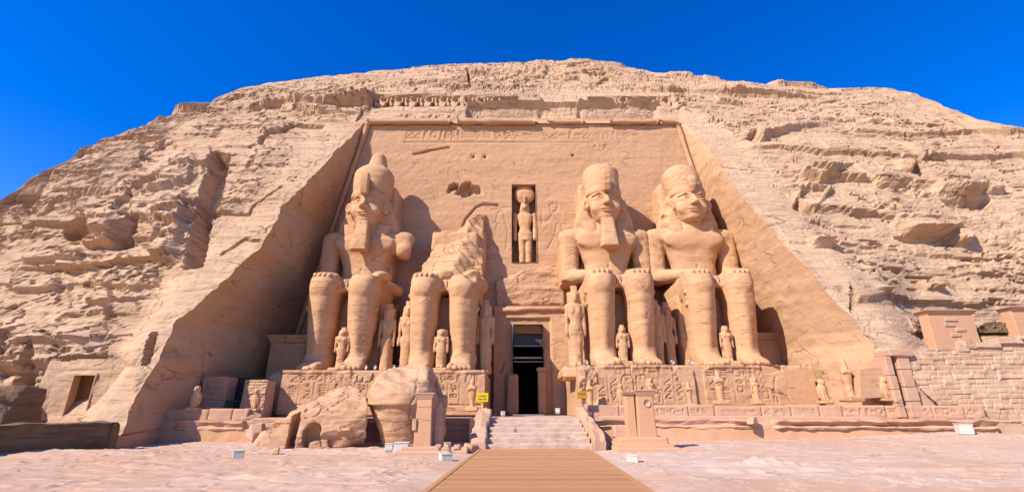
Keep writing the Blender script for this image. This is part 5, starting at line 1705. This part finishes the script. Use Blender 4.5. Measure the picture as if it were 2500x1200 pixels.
def fallen_crown():
    Y = 27.4
    X = lambda px: px_x(px, 1000, Y)
    cx = (X(905) + X(1068)) / 2
    root = thing('fallen_block', 'fallen barrel-shaped head and crown of the broken colossus, lying upside down', 'fallen stone', (cx, Y, -1.8))
    R = (X(1068) - X(905)) / 2
    f = Field((cx - 2.7, Y - 2.4, -2.1), (cx + 2.7, Y + 2.8, 2.6), .07)
    f.loft(2, [(-2.0, cx + .12, Y + .1, R * .60, R * .62), (-1.2, cx + .1, Y + .05, R * .76, R * .8), (-.4, cx + .05, Y, R * .92, R * .95), (.12, cx, Y, R, R), (.3, cx - .05, Y, R * 1.04, R * 1.04)], 2.1)
    f.loft(2, [(.22, cx - .1, Y, R * 1.06, R * 1.08), (.9, cx - .12, Y + .1, R * 1.08, R * 1.1), (1.6, cx - .05, Y + .35, R * .95, R * .95), (2.15, cx + .1, Y + .6, R * .62, R * .7), (2.45, cx + .15, Y + .7, R * .3, R * .4)], 2.3)
    f.plane_cut((cx, Y - .5, 1.75), (-.12, -.62, 1), .10, 1, 1.0)
    f.plane_cut((cx - R * .9, Y, 1.2), (-1, -.2, .5), .09, 2, 1.0)
    f.plane_cut((cx + R * 1.02, Y, .9), (1, -.2, .45), .12, 3, 1.0)
    f.loft(2, [(.12, cx, Y, R * 1.10, R * 1.10), (.2, cx, Y, R * 1.10, R * 1.10)], 2.1, 0, False) if False else None
    V, F = f.mesh(); V, t = weather(V, F, 985, .06, .03, (0, 0, 0), 0)
    x, y, z = V.T; N = vert_normals(V, F)
    up = sstep(.12, .35, z)
    V = V + N * (up * (.12 * fbm(x * .8, y * .8, z * .8, 4, 986) + .05) - (1 - up) * .05 - .10 * sstep(.05, .0, np.abs(x - cx - .75 - .12 * fbm(z * 1.2, z * 0, 3, 3, 987))) * (y < Y))[:, None]
    t = np.clip(t + .25 * (1 - up) * (fbm(x * .6, y * .6, z * 1.5, 3, 988) + .4), 0, 1)
    mesh_obj('stone', V, F, M_fallen, root, True, attr=t)
    f = Field((X(1052) - .5, Y - 1.0, -2.1), (X(1082) + .6, Y + 2.2, 1.9), .07)
    f.box((X(1066), Y + .4, -.7), (.42, .6, 1.5), .15, rot_xyz(0, .05, .2)); f.box((X(1060), Y + .5, .9), (.3, .5, .9), .1, rot_xyz(0, -.35, .1))
    V, F = f.mesh(); V, t = weather(V, F, 989, .07, .04, (0, 0, 0), 1)
    o = mesh_obj('broken_shard', V, F, M_fallen, None, True, attr=t)
    tag(o, 'upright broken shard of stone leaning behind the left stele pillar', 'fallen stone')
fallen_crown()

def rubble(label, px, py, Y, r, seed, group='loose stones', flat=.6, mat=None):
    a = at(px, py, Y)
    f = Field((-r * 1.4, -r * 1.4, -r), (r * 1.4, r * 1.4, r * 1.3), r / 11)
    rr = random.Random(seed)
    f.box((0, 0, 0), (r * rr.uniform(.75, 1.0), r * rr.uniform(.6, .9), r * flat), r * .2, rot_xyz(rr.uniform(-.15, .15), rr.uniform(-.2, .2), rr.uniform(-1, 1)))
    for i in range(3):
        n = np.array([rr.uniform(-1, 1), rr.uniform(-1, .3), rr.uniform(0, 1)]); f.plane_cut(n / np.linalg.norm(n) * r * rr.uniform(.5, .7), n)
    V, F = f.mesh(); V, t = weather(V, F, seed, r * .07, r * .03, (seed, 0, 0), 0)
    o = mesh_obj('loose_stone', V, F, mat or M_fallen, None, True, attr=t)
    o.location = (a[0], Y, a[2]); tag(o, label, 'stone', group)
    return o
rubble('broken stone block at the foot of the terrace, left of the fallen slab', 628, 1052, 28.8, .75, 1001, mat=M_terrace)
rubble('pinkish rock leaning against the terrace just left of the fallen slab', 655, 1070, 27.6, .8, 1002, mat=M_terrace)
rubble('dark small stone on the ground at the left foot of the fallen slab', 675, 1099, 23.6, .22, 1003)
rubble('flat stone in front of the left stele pillar, nearest the boardwalk', 1112, 1103, 23.2, .35, 1004, flat=.35)
rubble('rough stone at the foot of the left stair wall', 1150, 1093, 23.8, .38, 1005, flat=.5)
rubble('flat stone slab lying between the left stele pillar and the steps', 1085, 1102, 23.4, .4, 1006, flat=.35)
rubble('square stone under the right falcon of the left terrace', 611, 1016, 30.8, .62, 1007, flat=.65, mat=M_terrace)
rubble('small stone on the foreground rock near the right stele base', 1650, 1112, 22.6, .22, 1008, flat=.4)
rubble('loose flat stone on the pale ground right of the boardwalk', 1685, 1136, 19.6, .28, 1009, flat=.25)
rubble('second loose flat stone on the pale ground, further from the boardwalk', 2030, 1146, 18.9, .35, 1010, flat=.3)
rubble('broken chunk lying in the notch of the right terrace ledge', 1835, 1026, 28.4, .34, 1011, mat=M_terrace)

# ------------------------------------------------------------------ stele pillars
def stele(label, px, ytop, ybot, Y, w, seed, kind):
    a = at(px, ybot, Y); b = at(px, ytop, Y)
    x, zb, zt = a[0], a[2], b[2]
    root = thing('stele_pillar', label, 'pillar', (x, Y, zb), 'free-standing stele pillars before the temple')
    rr = random.Random(seed)
    m = MB()
    m.box(x - w / 2, x + w / 2, Y - w * .42, Y + w * .42, zb - .1, zt - .28, .03, (.07 * w, .05 * w), .008, rr)
    m.build('shaft', M_plaster, root)
    m = MB()
    V = []
    for (q, ins) in ((zt - .28, .43), (zt - .24, .43), (zt - .22, .46), (zt - .12, .50), (zt - .05, .56), (zt, .56)):
        V += [(x - w * ins, Y - w * ins * .9, q), (x + w * ins, Y - w * ins * .9, q), (x + w * ins, Y + w * ins * .9, q), (x - w * ins, Y + w * ins * .9, q)]
    Fq = [(3, 2, 1, 0), (20, 21, 22, 23)]
    for l in range(5):
        for i in range(4): Fq.append((l * 4 + i, l * 4 + (i + 1) % 4, l * 4 + 4 + (i + 1) % 4, l * 4 + 4 + i))
    m.add(V, Fq); m.build('cornice', M_terrace, root)
    if kind == 'left':
        m = MB(); m.box(x - w * .62, x - w * .38, Y - w * .50, Y - w * .28, zb + .75, zb + 1.25, .02); m.build('label_tablet', M_terrace, root)
        m = MB(); m.box(x + w * .5, x + w * .95, Y + .1, Y + .75, zb - .1, zb + 2.0, .04, (.05, .05), .02, rr); m.build('side_slab', M_terrace, root)
        for (dx0, dx1, dy0, dy1, z0, z1) in ((-.9, .85, -.75, .7, -.25, .10), (.2, 2.1, -.6, .5, -.25, .04), (-1.1, 1.4, -1.15, -.1, -.3, -.06)):
            m = MB(); m.box(x + dx0, x + dx1, Y + dy0, Y + dy1, zb + z0, zb + z1, .05, (.03, .03), .02, rr); m.build('base_slab', M_terrace, root)
        for dx in (.75, 1.15, 1.6):
            m = MB(); m.box(x + dx - .15, x + dx + .15, Y - .62, Y - .25, zb - .05, zb + .17, .04, (.02, .02), .03, rr); m.build('base_stone', M_plaster, root)
    else:
        m = MB(); m.box(x - w * 1.05, x - w * .5, Y - .05, Y + .5, zb - .1, zt - .22, .03, (.03, .03), .01, rr); m.build('side_slab', M_plaster, root)
        m = MB()
        V = []
        for q, ins in ((zt - .22, .0), (zt - .10, .06), (zt - .06, .06)):
            V += [(x - w * 1.08 - ins, Y - .08 - ins, q), (x - w * .5, Y - .08 - ins, q), (x - w * .5, Y + .55, q), (x - w * 1.08 - ins, Y + .55, q)]
        m.add(V, [(3, 2, 1, 0), (8, 9, 10, 11)] + [(l * 4 + i, l * 4 + (i + 1) % 4, l * 4 + 4 + (i + 1) % 4, l * 4 + 4 + i) for l in range(2) for i in range(4)]); m.build('cornice', M_terrace, root)
        for (dx0, dx1, dy0, dy1, z0, z1) in ((-1.5, .85, -.75, 1.0, -.3, .28), (-1.65, 1.05, -1.0, 1.1, -.4, .02), (-1.75, 1.25, -1.3, .6, -.5, -.12)):
            m = MB(); m.box(x + dx0, x + dx1, Y + dy0, Y + dy1, zb + z0, zb + z1, .06, (.05, .04), .03, rr); m.build('base_step', M_plaster, root)
        m = MB(); m.box(x - 1.5, x - .35, Y + .2, Y + .9, zb + .2, zb + .75, .06, (.03, .03), .02, rr); m.build('low_wall', M_terrace, root)
        m = MB(); m.tube([(x + .06, Y - w * .42 - .02, zt - .62), (x + .06, Y - w * .42 + .04, zt - .62)], .17, 20); m.build('round_emblem', M_terrace, root, True)
stele('narrow pinkish stele pillar in front of the fallen barrel-shaped head', 1033, 958, 1092, 23.4, .80, 11, 'left')
stele('pinkish stele pillar on a stepped base, right of the stone steps', 1580, 951, 1080, 24.2, .86, 12, 'right')

# ------------------------------------------------------------------ ruins left of the terrace
def brick_panel(p, bw, bh, seed, off=.05, gap=.05, jit=.25, skip=0.0):
    """courses of uneven blocks raised out of a panel"""
    r = np.random.RandomState(seed)
    row = np.floor((p.V + .06 * fbm(p.U * .5, p.V * .5, 0, 2, seed)) / bh)
    shift = _hash(row, row * 0, row * 0, seed) * bw * 3
    wv = 1 + jit * (_hash(row, row * 0 + 1, row * 0, seed) - .5)
    uu = (p.U + shift + .04 * fbm(p.U, p.V, 0, 2, seed + 1)) / (bw * wv)
    uu = uu + .22 * np.sin(uu * 2.3 + row * 1.7)
    colm = np.floor(uu)
    fu = (uu - colm) * bw * wv; fv = (p.V + .06 * fbm(p.U * .5, p.V * .5, 0, 2, seed)) - row * bh
    e = np.minimum(np.minimum(fu, bw * wv - fu), np.minimum(fv, bh - fv))
    hsh = _hash(colm, row, row * 0, seed + 3)
    p.d += off * (hsh - .5) * 1.6 + gap * sstep(0, .06, e) - gap
    p.t += .75 * np.clip(_hash(colm, row, row * 0 + 5, seed + 4) - .25, 0, 1)
    return hsh

# small chapel door on the far left: a dressed wall set into the foot of the rock
Yd = 30.9
x0, x1 = px_x(166, 970, Yd), px_x(218, 970, Yd)
zt_ = at(205, 917, Yd)[2]
wx0, wx1, wzt = px_x(100, 960, Yd), px_x(318, 960, Yd), at(200, 878, Yd)[2]
door = thing('chapel_doorway', 'small chapel doorway with a brown wooden door in the rock at the far left', 'doorway', ((x0 + x1) / 2, Yd, -1.8))
p = Panel(wx0 - .3, wx1 + .5, -2.0, wzt + .25, .08)
p.rough(.12, .25, 51); p.rough(.05, .9, 52, 4, 1.6); p.rough(.02, 2.5, 53)
p.t += .5 * np.clip(fbm(p.U * .4, p.V * .8, 0, 4, 54), 0, 1)
for q, ya, yb_ in ((272, 890, 1020), (128, 925, 1015), (318, 900, 960)):
    a, b = at(q, ya, Yd), at(q - 22, yb_, Yd); p.seg((a[0], a[2]), (b[0], b[2]), .05, .08)
p.line([(x0 - .5, zt_ + .35), (x1 + .6, zt_ + .38)], .05, .06)
ragged = wzt + .22 * fbm(p.U * .5, p.U * 0, 0, 4, 55)
p.hole |= (p.V > ragged)[:-1, :-1]
p.hole |= (p.U[:-1, :-1] + .04 > x0) & (p.U[:-1, :-1] + .04 < x1) & (p.V[:-1, :-1] + .04 < zt_)
p.build('dressed_wall', lambda U, V, D: np.stack([U, Yd - D + .16 * np.clip(V - 1.2, 0, 9), V], -1), M_cliff, door)
m = MB(); m.box(x0 - .06, x0, Yd - .02, Yd + 1.3, -2, zt_ + .05); m.box(x1, x1 + .06, Yd - .02, Yd + 1.3, -2, zt_ + .05); m.box(x0 - .06, x1 + .06, Yd + .02, Yd + 1.3, zt_ + .05, zt_ + .12)
m.build('reveal', M_plaster, door)
m = MB(); m.box(x0, x1, Yd + 1.25, Yd + 1.3, -2, zt_ + .1); m.build('interior_shade_sheet', M_dark, door)  # dark sheet painting the shade behind the door
m = MB(); nb = 6
for k in range(nb):
    m.box(x0 + .04 + (x1 - x0 - .08) * k / nb + .006, x0 + .04 + (x1 - x0 - .08) * (k + 1) / nb - .006, Yd + .62, Yd + .68, -1.9, zt_, .01)
for z in (-.9, .5, 1.9): m.box(x0 + .06, x1 - .06, Yd + .57, Yd + .615, z, z + .14, .01)
m.build('door_leaf', M_wood, door)
m = MB()
for q, w in ((x0 + .03, .05), (x1 - .06, .06)): m.box(q, q + w, Yd + .50, Yd + .61, -1.9, zt_ + .03)
m.box(x0 + .03, x1, Yd + .50, Yd + .61, zt_ - .06, zt_ + .04)
m.build('wooden_frame', M_wood, door)

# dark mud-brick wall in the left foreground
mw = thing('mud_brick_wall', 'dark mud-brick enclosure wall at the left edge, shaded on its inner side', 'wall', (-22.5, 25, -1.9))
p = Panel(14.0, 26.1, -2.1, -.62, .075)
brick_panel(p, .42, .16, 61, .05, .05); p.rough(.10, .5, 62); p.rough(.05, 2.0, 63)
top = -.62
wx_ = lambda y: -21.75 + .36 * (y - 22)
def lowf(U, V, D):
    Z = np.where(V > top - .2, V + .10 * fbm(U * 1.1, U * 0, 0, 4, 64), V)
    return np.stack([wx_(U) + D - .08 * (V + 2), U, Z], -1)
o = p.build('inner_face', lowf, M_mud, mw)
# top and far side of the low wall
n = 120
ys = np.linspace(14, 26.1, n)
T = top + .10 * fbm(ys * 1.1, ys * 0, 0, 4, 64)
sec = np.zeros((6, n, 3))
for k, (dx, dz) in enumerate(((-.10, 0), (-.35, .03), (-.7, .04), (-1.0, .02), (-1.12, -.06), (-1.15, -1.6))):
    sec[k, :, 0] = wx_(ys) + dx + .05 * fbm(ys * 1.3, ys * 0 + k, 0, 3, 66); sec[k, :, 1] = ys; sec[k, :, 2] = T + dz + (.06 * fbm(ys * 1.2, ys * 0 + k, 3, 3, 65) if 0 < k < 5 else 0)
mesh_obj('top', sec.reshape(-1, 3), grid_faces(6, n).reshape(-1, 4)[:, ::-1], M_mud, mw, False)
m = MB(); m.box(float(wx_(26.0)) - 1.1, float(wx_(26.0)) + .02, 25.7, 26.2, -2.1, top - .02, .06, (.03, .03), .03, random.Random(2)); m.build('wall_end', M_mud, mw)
# taller ruined stub
Yb = 25.6
f = Field((-30.5, 23.2, -2.2), (-23.0, 27.6, 1.9), .10)
xr = px_x(104, 945, 26.2)
f.box(((-31 + xr) / 2 - .0, 25.6, -.5), ((xr + 31) / 2, 1.1, 1.7), .12)
f.plane_cut((xr - .1, 25, .6), (.45, -1.0, .35), .10, 3, 1.0)
f.plane_cut((xr, 25, 1.1), (.05, -.1, 1), .10, 5, 1.2)
V, F = f.mesh(); V, t = weather(V, F, 1101, .09, .09, (0, 0, 0), 1)
mesh_obj('ruined_end', V, F, M_mud, mw, False, attr=t)

# mud-brick gate with a dark opening behind the left terrace
mg = thing('ruined_gate', 'ruined brick gateway with a dark opening left of the plain pedestal corner', 'gate', (-18.7, 33, -.4))
Yg2 = 33.0
for (pa, pb, pt) in ((490, 549, 918), (592, 648, 926)):
    xa, xb, ztp = px_x(pa, 960, Yg2), px_x(pb, 960, Yg2), at(500, pt, Yg2)[2]
    p = Panel(xa, xb, -.6, ztp, .06); brick_panel(p, .5, .2, pa, .05, .05); p.rough(.05, 1, pa)
    p.build('brick_face', lambda U, V, D: np.stack([U, Yg2 - D, V], -1), M_terrace, mg, False)
    m = MB(); m.box(xa, xb, Yg2 + .12, Yg2 + 1.3, -.6, ztp - .03, .05); m.build('brick_core', M_terrace, mg)
xa, xb = px_x(549, 960, Yg2), px_x(592, 960, Yg2)
m = MB(); m.box(xa - .1, xb + .1, Yg2 + 1.4, Yg2 + 1.5, -.6, 2.2); m.build('opening_shade_sheet', M_dark, mg)  # near-black sheet closing the gap, shade put in as colour
m = MB()
for k in range(7): m.box(xa + (xb - xa) * (k + .3) / 7, xa + (xb - xa) * (k + .3) / 7 + .04, Yg2 + .2, Yg2 + .24, -.5, .55)
m.box(xa, xb, Yg2 + .19, Yg2 + .25, .55, .62); m.box(xa, xb, Yg2 + .19, Yg2 + .25, -.1, -.05)
m.build('railing', M_rail, mg)

# small cornice-topped shrines at both ends, in the shade of the recess
def shrine(label, pa, pb, pt, pb_y, Y, z0, seed):
    xa, xb = px_x(pa, 850, Y), px_x(pb, 850, Y); zt = at(pa, pt, Y)[2]
    t = thing('shrine', label, 'shrine', ((xa + xb) / 2, Y, z0), 'small shrines beside the outer colossi')
    m = MB(); m.box(xa + .12, xb - .12, Y, Y + 2.2, z0, zt - .6, .05); m.build('shrine_body', M_wall, t)
    m = MB(); V = []
    for dz, e in ((-.62, .0), (-.55, .08), (-.48, .0), (-.15, .18), (-.12, .22), (0, .22)):
        V += [(xa + .08 - e, Y - .06 - e, zt + dz), (xb - .08 + e, Y - .06 - e, zt + dz), (xb - .08 + e, Y + 2.2, zt + dz), (xa + .08 - e, Y + 2.2, zt + dz)]
    m.add(V, [(3, 2, 1, 0), (20, 21, 22, 23)] + [(l * 4 + i, l * 4 + (i + 1) % 4, l * 4 + 4 + (i + 1) % 4, l * 4 + 4 + i) for l in range(5) for i in range(4)])
    m.build('cornice', M_wall, t)
    m = MB(); ym = Y - .05
    for (u0, u1, v0, v1) in ((xa + .35, xa + .5, z0 + .1, zt - 1.0), (xb - .5, xb - .35, z0 + .1, zt - 1.0), (xa + .35, xb - .35, zt - 1.0, zt - .85)):
        m.box(u0, u1, ym, ym + .1, v0, v1, .01)
    m.build('door_frame', M_wall, t)
shrine('shaded stone shrine beside the far left colossus, under the left side wall', 655, 748, 818, 905, 39.5, 1.2, 1)
shrine('small shaded shrine right of the far right colossus', 1848, 1908, 812, 885, 40.5, 1.6, 2)

# ------------------------------------------------------------------ right-hand ruins
BWY = 27.4
bx0 = px_x(2292, 1000, BWY)
bwl = thing('block_wall', 'pinkish wall of rough stone blocks at the right edge', 'wall', (30, BWY, -1.5))
p = Panel(22.6, 46.0, -2.0, 4.4, .07)
h = brick_panel(p, .72, .27, 71, .05, .03, .7)
p.rough(.05, .5, 72); p.rough(.03, 2, 73)
# plastered foot of the wall, a few blocks still in place
pla = sstep(-.62, -.72, p.V + .15 * fbm(p.U * .4, p.V * 0, 0, 3, 74)) 
p.d = p.d * (1 - .9 * pla) - .05 * pla
keep_b = (p.V > -.95) & (h > .72)
p.d = np.where(keep_b & (p.V < -.5), .14, p.d)
p.t *= (1 - .6 * pla)
# ragged outline: left end steps up and leans, top follows broken courses
left_px = lambda z: np.interp(z, [-2, -.9, .2, .9, 2.0, 3.0, 3.4, 5], [2292, 2292, 2286, 2262, 2238, 2224, 2216, 2216])
lx = np.array([px_x(float(left_px(v)), 960, BWY) for v in p.v])
topz = 3.55 + .4 * np.floor(1.6 * (fbm(p.u * .35, p.u * 0, 0, 3, 75) + .35 * sstep(27, 31, p.u)) ) * .6
uc, vc = p.U[:-1, :-1] + .035, p.V[:-1, :-1] + .035
p.hole |= (uc < lx[:-1, None]) | (vc > topz[None, :-1])
p.build('block_face', lambda U, V, D: np.stack([U, BWY - D + .10 * V, V], -1), M_block, bwl, False)
m = MB()
m.box(px_x(2236, 940, BWY + .3), 30, BWY + .3, BWY + 2.5, -.5, 2.2, .05)
for (xa, xb, z0, z1) in ((px_x(2294, 1000, BWY) + .05, 46, -2, .5), (px_x(2240, 930, BWY) + .1, 46, .5, 2.0), (px_x(2222, 860, BWY) + .1, 46, 2.0, 3.2)):
    m.box(xa, xb, BWY + .42, BWY + 3.0, z0, z1)
m.build('wall_core', M_block, bwl)
r = random.Random(77)
for i in range(14):
    x = 25.6 + i * .62 + r.uniform(-.2, .2)
    m = MB(); zt = float(np.interp(x, p.u, topz)); m.box(x, x + r.uniform(.5, 1.1), BWY + .2, BWY + .9, zt - .15, zt + r.uniform(.08, .28), .05, (.02, .02), .03, r); m.build('loose_block', M_block, bwl)

def naos(label, pa, pb, ytop, ybot, Y, seed):
    xa, xb = px_x(pa, 800, Y), px_x(pb, 800, Y); zt = at(pa, ytop, Y)[2]; zb = at(pa, ybot, Y)[2] - .6
    t = thing('plastered_pillar', label, 'pillar', ((xa + xb) / 2, Y, zb), 'plastered pillars above the block wall')
    rr = random.Random(seed)
    m = MB(); m.box(xa, xb, Y, Y + .8, zb, zt - .25, .03, (.06, .03), .01, rr); m.build('shaft', M_plaster, t)
    m = MB(); V = []
    for dz, e in ((-.28, .0), (-.22, .02), (-.08, .16), (-.05, .2), (0, .2)):
        V += [(xa + .05 - e, Y - e, zt + dz), (xb - .05 + e, Y - e, zt + dz), (xb - .05 + e, Y + .85, zt + dz), (xa + .05 - e, Y + .85, zt + dz)]
    m.add(V, [(3, 2, 1, 0), (16, 17, 18, 19)] + [(l * 4 + i, l * 4 + (i + 1) % 4, l * 4 + 4 + (i + 1) % 4, l * 4 + 4 + i) for l in range(4) for i in range(4)])
    m.build('cornice', M_terrace, t)
    for k in range(5):
        u = xa + (xb - xa) * r.uniform(.30, .62); v = zt - .75 - .33 * k
        m = MB(); m.box(u, u + r.uniform(.55, .9), Y - .05, Y + .1, v, v + .25, .03, (.0, .0), .012, rr); m.build('patch_block', M_block, t)
naos('plastered pinkish pillar with a flared cornice above the block wall', 2272, 2386, 756, 855, 30.4, 81)
naos('second plastered pillar above the block wall, cut off by the right edge', 2482, 2600, 748, 850, 30.4, 82)
# vault of mud bricks between the pillars
vx0, vx1 = px_x(2386, 800, 31.0), px_x(2480, 800, 31.0)
vz = at(2430, 822, 31.0)[2]
va = thing('brick_vault', 'dark mud-brick arch remains between the two plastered pillars', 'vault', ((vx0 + vx1) / 2, 31, vz))
pp = Panel(vx0, vx1, 0, 1.05, .06)
arch = 1.0 - ((pp.U - (vx0 + vx1) / 2) / ((vx1 - vx0) / 2)) ** 2 * .45
brick_panel(pp, .22, .12, 84, .06, .06)
pp.hole |= (pp.V > arch)[:-1, :-1] | ((pp.V < .28) & (pp.V > .06))[:-1, :-1]
pp.build('brick_arch', lambda U, V, D: np.stack([U, 31.0 - D, vz + V], -1), M_mud, va, False)
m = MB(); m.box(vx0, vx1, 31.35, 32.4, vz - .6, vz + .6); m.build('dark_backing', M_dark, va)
m = MB(); m.box(vx0 - .1, vx1 + .1, 30.7, 31.3, vz - 1.6, vz + .0, .05); m.build('brick_sill', M_block, va)

# ruined gate post beside the block wall, smooth slab behind the tallest mummy figure
gt = thing('gate_post', 'ruined stone gate post with a narrow dark slit, left of the block wall', 'gate', (22, 27.4, -.3))
Yp = 27.5
rr = random.Random(91)
for (pa, pb, ya, yb_) in ((2172, 2190, 868, 972), (2203, 2232, 852, 985)):
    xa, xb = px_x(pa, 920, Yp), px_x(pb, 920, Yp); zt = at(pa, ya, Yp)[2]; zb = -.4
    z = zb
    while z < zt - .1:
        hh = min(rr.uniform(.7, 1.2), zt - z); m = MB(); m.box(xa + rr.uniform(-.02, .02), xb + rr.uniform(-.02, .02), Yp + rr.uniform(-.02, .02), Yp + 1.2, z, z + hh - .01, .04, (.0, .0), .015, rr); m.build('gate_stone', M_terrace, gt); z += hh
xa, xb = px_x(2168, 860, Yp), px_x(2226, 860, Yp)
m = MB(); m.box(xa, xb, Yp - .12, Yp + 1.2, at(0, 868, Yp)[2], at(0, 852, Yp)[2], .05, (.0, .0), .03, rr); m.build('gate_lintel', M_terrace, gt)
m = MB(); m.box(px_x(2190, 920, Yp), px_x(2203, 920, Yp), Yp + .9, Yp + 1.0, -.4, at(0, 868, Yp)[2]); m.build('slit_shade_sheet', M_dark, gt)  # thin dark sheet in place of the shade between the posts
m = MB()
a, b, c, d = at(2100, 902, 27.9), at(2164, 893, 27.9), at(2170, 968, 27.9), at(2102, 972, 27.9)
m.prism([(a[0], a[2]), (b[0], b[2]), (c[0], c[2]), (d[0], d[2])][::-1], 27.9, 29.5)
o = m.build('smooth_slab', M_wall); tag(o, 'smooth pale slab of wall behind the tallest mummy statue', 'wall')

# ------------------------------------------------------------------ lamps, signs, birds
def floodlight(label, px, ybot, Y, w, h, rz, group='white floodlight boxes on the ground', lid=True):
    a = at(px, ybot, Y)
    t = thing('floodlight_box', label, 'floodlight', (a[0], Y, a[2]), group)
    t.rotation_euler = (0, 0, rz)
    def add(nm, m, mat):
        o = mesh_obj(nm, m.v, m.f, mat, t, False, loc=True); return o
    m = MB(); m.box(-w / 2, w / 2, -w * .42, w * .42, .03, h, .02); add('housing', m, M_white)
    m = MB(); m.box(-w * .54, w * .54, -w * .46, w * .46, h - .015, h + .03, .012); add('lid', m, M_white)
    m = MB(); m.box(-w * .42, w * .42, -w * .36, w * .36, -.06, .04, .01); add('foot', m, M_grey)
    m = MB(); m.box(-w * .40, w * .40, w * .42, w * .44, h * .25, h * .85, .005); add('glass', m, M_glass)
floodlight('white floodlight box on the bare ground left of the fallen slab', 580, 1122, 21.2, .42, .36, .5)
floodlight('white floodlight box beside the left edge of the boardwalk', 1087, 1135, 19.6, .44, .40, .45)
floodlight('white floodlight box right of the boardwalk, before the stepped stele base', 1545, 1138, 19.4, .42, .40, -.2)
floodlight('larger cream floodlight box in front of the fallen barrel-shaped head', 980, 1103, 23.0, .62, .40, .1)
floodlight('small cream floodlight box left of the larger cream one', 949, 1100, 23.3, .34, .30, .15)
floodlight('white floodlight box at the foot of the block wall on the right', 2358, 1061, 25.6, .58, .52, -.2)
floodlight('tiny grey floodlight in the shadow between the left stele pillar and the steps', 1092, 1091, 25.0, .30, .2, .3)
floodlight('tiny white floodlight at the left of the doorway floor', 1228, 1014, 33.0, .26, .26, .2)
floodlight('tiny white floodlight at the right of the doorway floor', 1362, 1007, 34.0, .30, .28, -.2)

def spot(label, px, py, Y, z):
    x = px_x(px, py, Y)
    t = thing('spotlight', label, 'spotlight', (x, Y, z), 'small spotlights on the pedestals')
    m = MB(); m.box(-.09, .09, -.09, .09, 0, .06, .01); mesh_obj('base', m.v, m.f, M_grey, t, False, loc=True)
    m = MB(); m.tube([(0, -.12, .20), (0, .05, .24), (0, .14, .26)], [.11, .13, .10], 12); mesh_obj('lamp_head', m.v, m.f, M_white, t, True, loc=True)
for q, yy, z, lab in ((894, 893, ZL, 'just right of the far left colossus'), (916, 894, ZL, 'second from the left on the left pedestal'), (962, 895, ZL, 'left of the broken colossus feet, on the pedestal edge'), (977, 896, ZL, 'nearest the broken colossus feet'),
                      (1432, 886, ZR, 'at the left end of the right pedestal'), (1642, 886, ZR, 'between the two right-hand colossi'), (1686, 886, ZR, 'left of the far right colossus feet')):
    spot('small white spotlight ' + lab, q, yy, 34.9, z)

def sign(label, px, ytop, ybot, ypost, Y, wpx, mat, seed, lines):
    a = at(px - wpx / 2, ytop, Y); b = at(px + wpx / 2, ybot, Y); c = at(px, ypost, Y)
    xm = (a[0] + b[0]) / 2
    t = thing('notice_sign', label, 'sign', (xm, Y, c[2]), 'notice signs by the steps')
    m = MB(); m.box(a[0], b[0], Y - .02, Y + .02, b[2], a[2], .008); m.build('board', mat, t)
    m = MB(); m.box(xm - .05, xm + .05, Y + .02, Y + .09, c[2], a[2] - .05, .01); m.build('post', M_yellow if lines == 2 else M_beam, t)
    r = random.Random(seed)
    m = MB(); W = b[0] - a[0]; Hh = a[2] - b[2]
    for k in range(lines):
        z = a[2] - Hh * (.36 + .34 * k); u = a[0] + W * .16
        while u < b[0] - W * .2:
            ww = r.uniform(.03, .07); m.box(u, u + ww, Y - .032, Y - .0215, z - .03 - .01 * r.random(), z + .02 + .03 * r.random()); u += ww + r.uniform(.015, .04)
    m.build('lettering', M_ink, t)
sign('bright yellow notice sign on a post left of the steps', 1178, 958, 980, 1010, 29.7, 28, M_yellow, 3, 2)
sign('dull ochre notice sign on a post right of the steps', 1421, 954, 972, 1004, 29.7, 26, M_ochre, 4, 1)

def bird(label, px, py, Y, span, mat, bank, rz):
    a = at(px, py, Y)
    t = thing('bird', label, 'bird', a)
    t.rotation_euler = (0, bank, rz)
    f = Field((-.2 * span, -.4 * span, -.15 * span), (.2 * span, .4 * span, .15 * span), span / 40)
    f.loft(1, [(-.28 * span, 0, .02 * span, .02 * span, .02 * span), (-.2 * span, 0, .02 * span, .05 * span, .05 * span), (0, 0, 0, .08 * span, .07 * span), (.2 * span, 0, 0, .04 * span, .03 * span), (.34 * span, 0, 0, .07 * span, .012 * span)], 2)
    V, F = f.mesh(); mesh_obj('body', V, F, mat, t, True, loc=True)
    for s in (-1, 1):
        V = []; n = 6
        for k in range(n + 1):
            q = k / n; x = s * span * (.05 + .48 * q); z = span * (.16 * sin(q * 1.9) ); c = span * (.13 * (1 - q) + .03); y = span * (.10 * q * q - .02)
            V += [(x, y - c * .5, z), (x, y, z + .012 * span), (x, y + c * .6, z)]
            V += [(x, y, z - .008 * span)]
        Fq = []
        for k in range(n):
            o = k * 4
            for i, j in ((0, 1), (1, 2), (2, 3), (3, 0)): Fq.append((o + i, o + j, o + 4 + j, o + 4 + i))
        Fq += [(0, 3, 2, 1), (n * 4, n * 4 + 1, n * 4 + 2, n * 4 + 3)]
        mesh_obj('wing', V, Fq, mat, t, True, loc=True)
bird('small dark bird flying in the blue sky at the upper right', 1823, 134, 60, .9, M_bird, .3, .6)
bird('small dark bird in the sky at the left, above the slope', 340, 294, 58, .8, M_bird, -.5, 1.0)
bird('small pale bird in flight close to the left skyline', 467, 257, 52, 1.0, M_birdw, .4, -.6)
